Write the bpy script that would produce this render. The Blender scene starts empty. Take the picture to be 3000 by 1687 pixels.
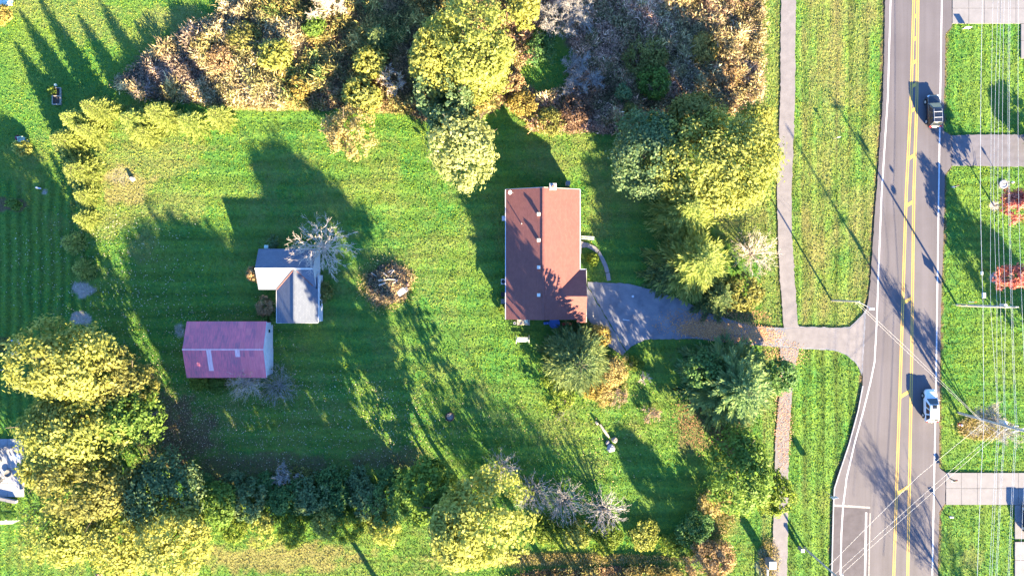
import bpy, math, random
import numpy as np
from mathutils import Vector, Matrix, Euler
# ------------------------------------------------------------------ camera, sky, sun, exposure
sc = bpy.context.scene
C = sc.collection
H = 104.0            # drone height in metres
S = 0.05             # metres per photograph pixel on the ground
cam = bpy.data.cameras.new('camera'); cam.sensor_width = 36.0; cam.lens = 36.0 * H / (3000 * S)
cam.clip_start = 1.0; cam.clip_end = 3000.0
camo = bpy.data.objects.new('camera', cam); C.objects.link(camo)
camo.location = (0, 0, H); camo.rotation_euler = (0, 0, 0); sc.camera = camo
EL = math.radians(18.5); SX, SY = 0.515, -0.857          # horizontal direction towards the sun
w = bpy.data.worlds.new('World'); sc.world = w; w.use_nodes = True
nt = w.node_tree; bg = nt.nodes['Background']
sky = nt.nodes.new('ShaderNodeTexSky'); sky.sky_type = 'NISHITA'; sky.sun_disc = False
sky.ozone_density = 7.0; sky.dust_density = 0.2; sky.sun_elevation = EL; sky.sun_rotation = math.atan2(SX, SY)
nt.links.new(sky.outputs[0], bg.inputs[0]); bg.inputs[1].default_value = 0.075
sl = bpy.data.lights.new('sun', 'SUN'); sl.energy = 5.0; sl.angle = math.radians(0.5); sl.color = (1.0, 0.79, 0.47)
so = bpy.data.objects.new('sun', sl); C.objects.link(so)
so.rotation_euler = Vector((SX * math.cos(EL), SY * math.cos(EL), math.sin(EL))).to_track_quat('Z', 'Y').to_euler()
so.location = (40, -60, 60)
sc.view_settings.view_transform = 'Standard'; sc.view_settings.look = 'None'
sc.view_settings.exposure = 3.5; sc.view_settings.gamma = 1.0; sc.view_settings.use_curve_mapping = False
# ------------------------------------------------------------------ helpers
rng = np.random.default_rng(7); random.seed(7)
def P(px, py, z=0.0):
    k = S * (H - z) / H
    return np.array([(px - 1500.0) * k, (843.5 - py) * k, z])
def px2(px, py): return ((px - 1500.0) * S, (843.5 - py) * S)
ORG = {}
def put(o, parent=None):
    C.objects.link(o)
    if parent is not None:
        o.parent = parent; ORG[o.name] = ORG[parent.name]
    else:
        ORG[o.name] = np.array(o.location)
    return o
def tag(o, label=None, cat=None, group=None, kind=None):
    if label: o['label'] = label
    if cat: o['category'] = cat
    if group: o['group'] = group
    if kind: o['kind'] = kind
    return o
def thing(name, label, cat, loc=(0, 0, 0), group=None):
    o = bpy.data.objects.new(name, None); o.empty_display_size = 0.3; o.location = tuple(float(v) for v in loc)
    put(o); return tag(o, label, cat, group)
def mesh_np(name, V, F, attrs=None, smooth=False):
    V = np.asarray(V, dtype=np.float32); F = np.asarray(F, dtype=np.int32)
    m = bpy.data.meshes.new(name); n, k = F.shape
    m.vertices.add(len(V)); m.vertices.foreach_set('co', V.ravel())
    m.loops.add(n * k); m.loops.foreach_set('vertex_index', F.ravel())
    m.polygons.add(n); m.polygons.foreach_set('loop_start', np.arange(0, n * k, k, dtype=np.int32))
    m.update(calc_edges=True)
    if attrs:
        for an, (ty, arr) in attrs.items():
            a = m.attributes.new(an, ty, 'POINT')
            a.data.foreach_set('color' if ty == 'FLOAT_COLOR' else 'value', np.asarray(arr, dtype=np.float32).ravel())
    if smooth: m.polygons.foreach_set('use_smooth', np.ones(n, dtype=bool))
    return m
class MB:
    """collects primitive shapes (world coordinates) and links them as one mesh object"""
    def __init__(s): s.v = []; s.f = []
    def add(s, V, F):
        b = len(s.v); s.v += [tuple(float(c) for c in p) for p in V]; s.f += [tuple(i + b for i in f) for f in F]; return s
    def box(s, c, d, rz=0.0, rx=0.0, ry=0.0):
        R = Euler((rx, ry, rz)).to_matrix(); hx, hy, hz = d[0] / 2, d[1] / 2, d[2] / 2
        V = [Vector(c) + R @ Vector((x * hx, y * hy, z * hz)) for z in (-1, 1) for y in (-1, 1) for x in (-1, 1)]
        return s.add(V, [(0, 2, 3, 1), (4, 5, 7, 6), (0, 1, 5, 4), (2, 6, 7, 3), (0, 4, 6, 2), (1, 3, 7, 5)])
    def tube(s, a, b, r0, r1=None, n=8, caps=True):
        r1 = r0 if r1 is None else r1
        a = Vector([float(q) for q in a]); b = Vector([float(q) for q in b]); d = (b - a)
        if d.length < 1e-6: return s
        d.normalize(); u = d.orthogonal().normalized(); v = d.cross(u)
        V = []
        for p, r in ((a, r0), (b, r1)):
            for i in range(n):
                t = 2 * math.pi * i / n; V.append(p + (u * math.cos(t) + v * math.sin(t)) * r)
        F = [(i, (i + 1) % n, n + (i + 1) % n, n + i) for i in range(n)]
        if caps: F += [tuple(range(n - 1, -1, -1)), tuple(range(n, 2 * n))]
        return s.add(V, F)
    def prism(s, pts, z0, z1):
        n = len(pts); V = [(p[0], p[1], z0) for p in pts] + [(p[0], p[1], z1) for p in pts]
        a = sum(pts[i][0] * pts[(i + 1) % n][1] - pts[(i + 1) % n][0] * pts[i][1] for i in range(n))
        if a < 0: V = V[:n][::-1] + V[n:][::-1]
        return s.add(V, [tuple(range(n - 1, -1, -1)), tuple(range(n, 2 * n))] + [(i, (i + 1) % n, n + (i + 1) % n, n + i) for i in range(n)])
    def slab(s, pts, th):
        """thick sheet: polygon of 3-D points, thickness th straight down"""
        n = len(pts); V = [tuple(p) for p in pts] + [(p[0], p[1], p[2] - th) for p in pts]
        return s.add(V, [tuple(range(n)), tuple(range(2 * n - 1, n - 1, -1))] + [(i, n + i, n + (i + 1) % n, (i + 1) % n) for i in range(n)])
    def lathe(s, c, prof, n=16):
        V = [(c[0] + r * math.cos(2 * math.pi * i / n), c[1] + r * math.sin(2 * math.pi * i / n), c[2] + z) for r, z in prof for i in range(n)]
        F = []
        for k in range(len(prof) - 1):
            F += [(k * n + i, k * n + (i + 1) % n, (k + 1) * n + (i + 1) % n, (k + 1) * n + i) for i in range(n)]
        F += [tuple(range(n - 1, -1, -1)), tuple(range((len(prof) - 1) * n, len(prof) * n))]
        return s.add(V, F)
    def build(s, name, mat, parent=None, label=None, cat=None, group=None, kind=None, bevel=0, smooth=False, loc=None):
        o0 = ORG[parent.name] if parent is not None else (np.array(loc, dtype=float) if loc is not None else np.zeros(3))
        m = bpy.data.meshes.new(name)
        m.from_pydata([(p[0] - o0[0], p[1] - o0[1], p[2] - o0[2]) for p in s.v], [], s.f); m.update()
        m.materials.append(mat)
        if smooth:
            for p in m.polygons: p.use_smooth = True
        o = bpy.data.objects.new(name, m)
        if parent is None: o.location = tuple(o0)
        put(o, parent)
        if bevel:
            b = o.modifiers.new('bevel', 'BEVEL'); b.width = bevel; b.segments = 2; b.limit_method = 'ANGLE'
        return tag(o, label, cat, group, kind)
def npobj(name, V, F, mat, parent=None, attrs=None, loc=None, smooth=False, **kw):
    o0 = ORG[parent.name] if parent is not None else (np.array(loc, dtype=float) if loc is not None else np.zeros(3))
    m = mesh_np(name, np.asarray(V) - o0, F, attrs, smooth); m.materials.append(mat)
    o = bpy.data.objects.new(name, m)
    if parent is None: o.location = tuple(o0)
    put(o, parent); return tag(o, **kw)
_T = rng.random((64, 64))
def vnoise(x, y, sc_, seed=0):
    x = np.asarray(x) / sc_ + seed * 17.31; y = np.asarray(y) / sc_ + seed * 9.77
    i = np.floor(x).astype(int); j = np.floor(y).astype(int); fx = x - i; fy = y - j
    fx = fx * fx * (3 - 2 * fx); fy = fy * fy * (3 - 2 * fy)
    a = _T[i % 64, j % 64]; b = _T[(i + 1) % 64, j % 64]; c = _T[i % 64, (j + 1) % 64]; d = _T[(i + 1) % 64, (j + 1) % 64]
    return (a * (1 - fx) + b * fx) * (1 - fy) + (c * (1 - fx) + d * fx) * fy
def inpoly(x, y, poly):
    x = np.asarray(x); y = np.asarray(y); r = np.zeros(x.shape, bool); n = len(poly)
    for i in range(n):
        x0, y0 = poly[i]; x1, y1 = poly[(i + 1) % n]
        c = ((y0 > y) != (y1 > y)) & (x < (x1 - x0) * (y - y0) / (y1 - y0 + 1e-12) + x0); r ^= c
    return r
def sst(a, b, x): t = np.clip((x - a) / (b - a), 0, 1); return t * t * (3 - 2 * t)
# ------------------------------------------------------------------ materials
def newmat(name):
    m = bpy.data.materials.new(name); m.use_nodes = True; n = m.node_tree.nodes; return m, n, m.node_tree.links, n['Principled BSDF']
def setin(b, **k):
    for a, v in k.items():
        b.inputs[a].default_value = v
def mixc(n, l, fac, a, b, mode='MIX'):
    x = n.new('ShaderNodeMix'); x.data_type = 'RGBA'; x.blend_type = mode; x.clamp_factor = True
    for sock, v in ((0, fac), (6, a), (7, b)):
        if hasattr(v, 'is_linked') or hasattr(v, 'links'): l.new(v, x.inputs[sock])
        elif sock == 0: x.inputs[0].default_value = v
        else: x.inputs[sock].default_value = (*v, 1)
    return x.outputs[2]
def noise(n, l, scale, detail=4, rough=0.6, vec=None, dist=0.0):
    t = n.new('ShaderNodeTexNoise'); t.inputs['Scale'].default_value = scale; t.inputs['Detail'].default_value = detail
    t.inputs['Roughness'].default_value = rough; t.inputs['Distortion'].default_value = dist
    if vec is not None: l.new(vec, t.inputs['Vector'])
    return t.outputs[0]
def ramp(n, l, fac, stops):
    r = n.new('ShaderNodeValToRGB'); e = r.color_ramp.elements
    while len(e) < len(stops): e.new(0.5)
    for k, (p, c) in enumerate(stops):
        e[k].position = p; e[k].color = (*c, 1) if len(c) == 3 else c
    l.new(fac, r.inputs[0]); return r.outputs[0]
def coord(n, which='Object'):
    return n.new('ShaderNodeTexCoord').outputs[which]
def bump(n, l, h, strength, dist, b):
    k = n.new('ShaderNodeBump'); k.inputs['Strength'].default_value = strength; k.inputs['Distance'].default_value = dist
    l.new(h, k.inputs['Height']); l.new(k.outputs[0], b.inputs['Normal'])
def attr(n, name, out='Fac'):
    a = n.new('ShaderNodeAttribute'); a.attribute_name = name; return a.outputs[out]
def mapping(n, l, vec, scale=(1, 1, 1), rot=(0, 0, 0)):
    m = n.new('ShaderNodeMapping'); m.inputs['Scale'].default_value = scale; m.inputs['Rotation'].default_value = rot
    l.new(vec, m.inputs['Vector']); return m.outputs[0]
def rough_mat(name, c0, c1, scale=3.0, rough=0.85, bstr=0.3, bdist=0.02, metal=0.0, detail=6, c2=None, spec=0.3):
    c0, c1, c2 = [None if c is None else tuple(q * .8 for q in c) for c in (c0, c1, c2)]
    m, n, l, b = newmat(name); v = coord(n)
    f = noise(n, l, scale, detail, 0.65, v)
    st = [(0.3, c0), (0.7, c1)] if c2 is None else [(0.28, c0), (0.5, c1), (0.74, c2)]
    l.new(ramp(n, l, f, st), b.inputs['Base Color'])
    setin(b, Roughness=rough, Metallic=metal); b.inputs['Specular IOR Level'].default_value = spec
    if bstr: bump(n, l, noise(n, l, scale * 6, 3, 0.6, v), bstr, bdist, b)
    return m
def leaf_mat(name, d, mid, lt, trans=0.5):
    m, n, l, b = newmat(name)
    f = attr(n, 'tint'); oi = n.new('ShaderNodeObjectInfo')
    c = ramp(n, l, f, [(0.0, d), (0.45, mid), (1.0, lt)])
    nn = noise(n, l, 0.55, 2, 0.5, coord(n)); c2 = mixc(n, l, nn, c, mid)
    l.new(c2, b.inputs['Base Color']); setin(b, Roughness=0.6); b.inputs['Specular IOR Level'].default_value = 0.2
    t = n.new('ShaderNodeBsdfTranslucent'); l.new(c2, t.inputs['Color'])
    mx = n.new('ShaderNodeMixShader'); mx.inputs[0].default_value = trans
    l.new(b.outputs[0], mx.inputs[1]); l.new(t.outputs[0], mx.inputs[2])
    l.new(mx.outputs[0], n['Material Output'].inputs[0]); return m
def col_mat(name, trans=0.25):
    """foliage whose colour is stored per plant"""
    m, n, l, b = newmat(name); c = attr(n, 'col', 'Color')
    l.new(c, b.inputs['Base Color']); setin(b, Roughness=0.7); b.inputs['Specular IOR Level'].default_value = 0.15
    t = n.new('ShaderNodeBsdfTranslucent'); l.new(c, t.inputs['Color'])
    mx = n.new('ShaderNodeMixShader'); mx.inputs[0].default_value = trans
    l.new(b.outputs[0], mx.inputs[1]); l.new(t.outputs[0], mx.inputs[2]); l.new(mx.outputs[0], n['Material Output'].inputs[0]); return m
M = {}
M['asphalt'] = rough_mat('asphalt', (.085, .078, .080), (.135, .124, .125), 0.35, 0.9, .35, .01, c2=(.17, .155, .155))
M['asphalt_dark'] = rough_mat('asphalt_dark', (.055, .050, .062), (.088, .081, .098), 0.8, 0.9, .35, .01)
M['asphalt_old'] = rough_mat('asphalt_old', (.09, .088, .108), (.135, .132, .16), 1.2, 0.9, .4, .01)
M['asphalt_drive'] = rough_mat('asphalt_drive', (.095, .105, .142), (.155, .165, .205), 0.5, 0.9, .4, .015, c2=(.22, .225, .265))
M['path'] = rough_mat('path_surface', (.135, .128, .143), (.19, .181, .198), 0.9, 0.9, .4, .01)
M['concrete'] = rough_mat('concrete', (.150, .150, .168), (.190, .188, .208), 0.9, 0.9, .2, .005)
M['concrete_old'] = rough_mat('concrete_old', (.16, .158, .175), (.235, .232, .255), 1.0, 0.9, .3, .01)
M['stone_pale'] = rough_mat('pale_stone', (.24, .245, .28), (.34, .35, .39), 2.0, 0.9, .5, .02)
M['yellow_paint'] = rough_mat('yellow_road_paint', (.46, .28, .06), (.60, .39, .10), 5.0, 0.7, .1, .003)
M['white_paint'] = rough_mat('white_road_paint', (.36, .37, .42), (.56, .58, .64), 5.0, 0.7, .1, .003)
M['worn_paint'] = rough_mat('worn_road_paint', (.17, .16, .16), (.34, .32, .32), 3.0, 0.85, .1, .003)
M['gravel'] = rough_mat('gravel_edge', (.11, .085, .07), (.24, .19, .155), 5.0, 0.95, .8, .03)
M['white'] = rough_mat('white_boards', (.44, .47, .55), (.56, .59, .68), 2.0, 0.7, .1, .004)
M['trim'] = rough_mat('pale_trim', (.55, .53, .50), (.66, .64, .61), 2.0, 0.6, .1, .003)
M['siding'] = rough_mat('tan_siding', (.34, .28, .22), (.42, .36, .29), 2.0, 0.8, .1, .004)
M['wood'] = rough_mat('grey_wood', (.22, .20, .18), (.40, .37, .34), 4.0, 0.85, .4, .01)
M['log'] = rough_mat('pale_log', (.30, .25, .21), (.52, .46, .40), 5.0, 0.85, .6, .02)
M['pole'] = rough_mat('weathered_pole', (.26, .24, .22), (.46, .44, .42), 3.0, 0.8, .5, .02)
M['metal'] = rough_mat('galvanised_metal', (.42, .43, .44), (.58, .59, .60), 3.0, 0.45, .05, .003, metal=.4)
M['wire'] = rough_mat('wire_metal', (.60, .60, .60), (.75, .75, .75), 3.0, 0.5, 0, 0)
M['black'] = rough_mat('black_plastic', (.012, .012, .013), (.02, .02, .021), 3.0, 0.5, .05, .003)
M['rubber'] = rough_mat('black_rubber', (.015, .015, .016), (.03, .03, .031), 5.0, 0.9, .2, .005)
M['soil'] = rough_mat('dark_mulch', (.035, .027, .022), (.085, .066, .055), 6.0, 0.95, .8, .03)
M['mulch_pale'] = rough_mat('pale_mulch', (.15, .13, .12), (.30, .27, .25), 6.0, 0.95, .8, .03)
M['bark'] = rough_mat('bark', (.07, .055, .045), (.16, .13, .105), 4.0, 0.9, .7, .03)
M['bark_pale'] = rough_mat('pale_bark', (.25, .20, .19), (.40, .33, .31), 3.0, 0.9, .3, .01)
M['bark_grey'] = rough_mat('grey_bark', (.28, .262, .262), (.43, .405, .40), 3.0, 0.9, .3, .01)
M['bark_white'] = rough_mat('whitish_bark', (.46, .39, .35), (.68, .59, .53), 3.0, 0.9, .3, .01)
M['red'] = rough_mat('red_plastic', (.45, .03, .02), (.55, .05, .03), 3.0, 0.45, .05, .003)
M['orange'] = rough_mat('orange_plastic', (.6, .16, .04), (.7, .22, .06), 3.0, 0.5, .05, .003)
M['blue'] = rough_mat('blue_plastic', (.05, .12, .42), (.08, .18, .52), 3.0, 0.45, .05, .003)
M['teal'] = rough_mat('teal_paint', (.18, .38, .38), (.26, .48, .46), 3.0, 0.6, .05, .003)
M['mint'] = rough_mat('pale_mint_paint', (.42, .56, .50), (.54, .66, .60), 3.0, 0.6, .05, .003)
M['yellow'] = rough_mat('yellow_sign', (.62, .38, .03), (.70, .45, .05), 3.0, 0.5, .02, .002)
M['purple'] = leaf_mat('purple_flowers', (.10, .01, .05), (.26, .03, .14), (.40, .08, .24))
M['grey_cloth'] = rough_mat('grey_canvas', (.12, .12, .125), (.18, .18, .185), 3.0, 0.9, .2, .005)
M['brick'] = rough_mat('brick_chimney', (.28, .13, .09), (.42, .22, .16), 4.0, 0.9, .4, .01)
def glass_mat():
    m, n, l, b = newmat('dark_window_glass'); setin(b, Roughness=0.06)
    b.inputs['Base Color'].default_value = (.012, .016, .022, 1); b.inputs['Specular IOR Level'].default_value = 0.7; return m
M['glass'] = glass_mat()
def paint(name, c, rough=.25):
    m, n, l, b = newmat(name); b.inputs['Base Color'].default_value = (*c, 1); setin(b, Roughness=rough)
    b.inputs['Coat Weight'].default_value = 0.6; b.inputs['Coat Roughness'].default_value = 0.08; return m
M['car_white'] = paint('white_car_paint', (.56, .58, .62)); M['car_black'] = paint('black_car_paint', (.010, .012, .020))
M['car_navy'] = paint('dark_navy_car_paint', (.012, .016, .03)); M['lamp_red'] = paint('red_lamp', (.45, .01, .01)); M['lamp_clear'] = paint('clear_lamp', (.5, .52, .55), .1)
def shingle(name, c0, c1, rot=0.0, stain=(.05, .045, .05), row=.18, wid=.4, bst=.5):
    m, n, l, b = newmat(name); v = coord(n)
    mp = mapping(n, l, v, (1, 1, 1), (0, 0, rot))
    t = n.new('ShaderNodeTexBrick'); l.new(mp, t.inputs['Vector']); t.inputs['Scale'].default_value = 1.0
    t.inputs['Brick Width'].default_value = wid; t.inputs['Row Height'].default_value = row; t.inputs['Mortar Size'].default_value = .014; t.inputs['Mortar Smooth'].default_value = .4
    t.inputs['Color1'].default_value = (*c0, 1); t.inputs['Color2'].default_value = (*c1, 1)
    t.inputs['Mortar'].default_value = (c0[0] * .55, c0[1] * .55, c0[2] * .55, 1)
    f = noise(n, l, .45, 5, .6, v); f2 = ramp(n, l, f, [(.42, (0, 0, 0)), (.75, (1, 1, 1))])
    c = mixc(n, l, .35, t.outputs[0], ramp(n, l, noise(n, l, 9, 3, .6, v), [(.3, c0), (.7, c1)]))
    mf = n.new('ShaderNodeMath'); mf.operation = 'MULTIPLY'; mf.inputs[1].default_value = .35; l.new(f2, mf.inputs[0])
    l.new(mixc(n, l, mf.outputs[0], c, stain), b.inputs['Base Color']); setin(b, Roughness=.9); b.inputs['Specular IOR Level'].default_value = .25
    bump(n, l, t.outputs['Fac'], -bst, .02, b); return m
M['roof_brown'] = shingle('brown_red_shingles', (.136, .054, .050), (.180, .072, .066), math.pi / 2, (.09, .04, .045))
M['roof_brown_x'] = shingle('brown_red_shingles_cross', (.136, .054, .050), (.180, .072, .066), 0, (.09, .04, .045))
M['roof_grey'] = shingle('grey_shingles', (.085, .100, .140), (.118, .135, .180), 0, (.07, .08, .105))
M['roof_grey_shaded'] = shingle('grey_shingles_turned_shaded', (.075, .089, .125), (.104, .120, .158), math.pi / 2, (.06, .07, .095))  # turned copy, darker: shade missing on the wing is put into the colour
def tin(name, cols, streak):
    m, n, l, b = newmat(name); v = coord(n, 'Object'); oi = n.new('ShaderNodeObjectInfo')
    g = n.new('ShaderNodeNewGeometry').outputs['Position']
    mp = mapping(n, l, g, (7, .8, .8)); f = noise(n, l, 1.0, 5, .7, mp)
    f2 = noise(n, l, .35, 3, .6, g)
    a = n.new('ShaderNodeMath'); a.operation = 'ADD'; l.new(f, a.inputs[0])
    k = n.new('ShaderNodeMath'); k.operation = 'MULTIPLY_ADD'; l.new(oi.outputs['Random'], k.inputs[0]); k.inputs[1].default_value = .10; k.inputs[2].default_value = -.05
    l.new(k.outputs[0], a.inputs[1])
    k2 = n.new('ShaderNodeMath'); k2.operation = 'MULTIPLY_ADD'; l.new(f2, k2.inputs[0]); k2.inputs[1].default_value = streak; k2.inputs[2].default_value = -streak / 2
    a2 = n.new('ShaderNodeMath'); a2.operation = 'ADD'; l.new(a.outputs[0], a2.inputs[0]); l.new(k2.outputs[0], a2.inputs[1])
    l.new(ramp(n, l, a2.outputs[0], [(.32, cols[0]), (.5, cols[1]), (.7, cols[2])]), b.inputs['Base Color'])
    setin(b, Roughness=.6, Metallic=.0); b.inputs['Specular IOR Level'].default_value = .35; return m
M['tin_old'] = tin('weathered_red_tin', ((.22, .09, .13), (.44, .105, .15), (.60, .13, .17)), .5)
M['tin_red'] = tin('red_tin', ((.42, .095, .13), (.50, .12, .155), (.56, .16, .19)), .2)
M['tin_pale'] = tin('pale_pink_tin', ((.46, .26, .30), (.54, .34, .38), (.60, .45, .48)), .2)
# ------------------------------------------------------------------ ground sheet
MEADOW = [(330, 252), (400, 190), (480, 130), (560, 80), (640, 40), (700, -30), (2236, -30), (2232, 290), (2180, 340), (1900, 335), (1830, 388), (1700, 384), (1560, 380), (1530, 345), (1480, 300), (1330, 370), (1200, 335), (1050, 312), (900, 318), (650, 300), (560, 292), (430, 288)]
MARSH = [(1470, 1705), (1540, 1678), (1640, 1668), (1780, 1662), (1900, 1656), (1990, 1670), (2020, 1720), (1500, 1760)]
def masks(px, py):
    n1 = vnoise(px, py, 90, 1); n2 = vnoise(px, py, 28, 2); n3 = vnoise(px, py, 11, 3); nb = vnoise(px, py, 240, 4)
    Z = (n1 - .5) * .10 + (n2 - .5) * .05 - .12
    def blob(cx, cy, rx, ry, soft=.5, jit=.35):
        d = np.sqrt(((px - cx) / rx) ** 2 + ((py - cy) / ry) ** 2) + (n2 - .5) * jit * 2 + (n3 - .5) * jit
        return 1 - sst(1 - soft, 1 + soft * .4, d)
    dry = np.clip((nb - .42) * 1.2 + (n1 - .5) * .9 + (n2 - .5) * .6 + .02, 0, .8) * .55 * (1 - .6 * sst(2750, 2770, px))
    lawn_main = sst(560, 700, px) * (1 - sst(1300, 1500, px)) * sst(330, 420, py)
    dry = np.maximum(dry, .34 * lawn_main * sst(.35, .75, n2 * .6 + n1 * .5))
    for a in ((370, 545, 95, 70, 1.0), (430, 460, 220, 70, .55), (520, 600, 150, 60, .5), (310, 640, 90, 70, .5), (420, 720, 50, 60, .5), (250, 60, 140, 80, .45), (500, 60, 130, 60, .55),
              (790, 310, 170, 16, 1.0), (1150, 318, 70, 16, 1.0), (1180, 790, 100, 110, .25), (2180, 640, 110, 110, .6), (2120, 1330, 60, 60, .5), (2100, 1480, 50, 60, .6),
              (1560, 1640, 420, 26, .75), (830, 1632, 300, 55, .9), (70, 1620, 90, 60, .35), (1650, 1240, 60, 60, .4), (1745, 1360, 60, 60, .35), (2880, 1255, 75, 40, .9), (2848, 1640, 45, 60, .5), (2450, 180, 40, 230, .75), (2410, 90, 30, 150, .5)):
        dry = np.maximum(dry, a[4] * blob(*a[:4]))
    vg = sst(2335, 2350, px) * (1 - sst(2560, 2600, px)); dry = np.maximum(dry, vg * np.clip(.25 + .5 * vnoise(px, py * .25, 22, 41) + .35 * (vnoise(px, py, 60, 42) - .5) - .45 * sst(900, 1100, py), 0, .8))
    dry = np.maximum(dry, .45 * sst(2225, 2235, px) * (1 - sst(2285, 2295, px)))
    brown = np.zeros_like(px)
    for a in ((520, 1265, 130, 110, .85), (760, 1370, 330, 50, .7), (1130, 1345, 150, 45, .65), (2060, 1260, 90, 90, .6), (2150, 1215, 90, 60, .6), (2060, 1060, 120, 60, .45), (800, 1150, 70, 40, .5), (2130, 925, 120, 30, .6)):
        brown = np.maximum(brown, a[4] * blob(*a[:4]))
    bare = np.zeros_like(px)
    for a in ((237, 845, 36, 25, 1.0), (234, 934, 30, 22, 1.0), (130, 562, 9, 14, .9), (526, 970, 16, 22, .7), (350, 520, 40, 30, .35), (1700, 980, 60, 10, .9), (2250, 1660, 40, 60, .5)):
        bare = np.maximum(bare, a[4] * blob(*a[:4], .35, .3))
    for a in ((48, 600, 35, 24, .9), (2, 600, 16, 26, .9), (8, 1010, 26, 26, .7)):
        brown = np.maximum(brown, a[4] * blob(*a[:4], .25, .2))
    for (cx, cy) in ((2943, 540), (2914, 603), (2914, 815)):
        bare = np.maximum(bare, blob(cx, cy, 16, 16, .2, .12))
    # roadside gravel edges
    for xs, ys in ((EDGE_L, None), (EDGE_R, None)):
        ex = np.interp(py, [q[1] for q in xs], [q[0] for q in xs])
        d = np.abs(px - ex) + (n3 - .5) * 10
        brown = np.maximum(brown, (1 - sst(3, 12, d)) * .9)
    mead = inpoly(px + (n2 - .5) * 26 + (n3 - .5) * 12, py + (n1 - .5) * 26 + (n3 - .5) * 10, MEADOW).astype(float)
    hole = blob(1625, 175, 55, 90, .4, .3); hole2 = blob(1590, 225, 70, 50, .4, .3); mead *= 1 - np.maximum(hole, hole2)
    mead = np.maximum(mead, inpoly(px + (n2 - .5) * 20, py + (n2 - .5) * 14, MARSH))
    # mowing stripes
    st = np.zeros_like(px)
    jx = px + (n1 - .5) * 8; jy = py + (n1 - .5) * 14
    verge = ((px > 2225) & (px < 2600))
    st = np.where(verge, np.sin(jx * .33) * .5 + np.sin(jx * .145 + 1) * .6 + (vnoise(px, py * .05, 9, 8) - .5) * 1.6, st)
    right = px > 2760
    st = np.where(right, np.where((py > 400) & (py < 1380), np.sin(jy * .23) * .35 + (vnoise(px * .15, py, 8, 9) - .5) * .8, np.sin(jx * .2) * .4 + (vnoise(px, py * .1, 9, 8) - .5) * .8), st)
    left = (px < 260) & (py > 530)
    st = np.where(left, np.sin(jx * .2) * .7, st)
    mid = (px >= 260) & (px < 2225) & (py > 300)
    st = np.where(mid, np.sin(jy * .115) * .36 + np.sin(jy * .31 + n1 * 3) * .22 + (vnoise(px * .12, py, 12, 5) - .5) * .5, st)
    st = np.where(mid & (py > 1560), np.sin(jy * .42) * .5 + (vnoise(px * .08, py, 7, 6) - .5) * 1.4, st)
    return Z, dict(dry=dry, brown=brown, bare=bare, mead=mead, stripe=st)
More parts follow.
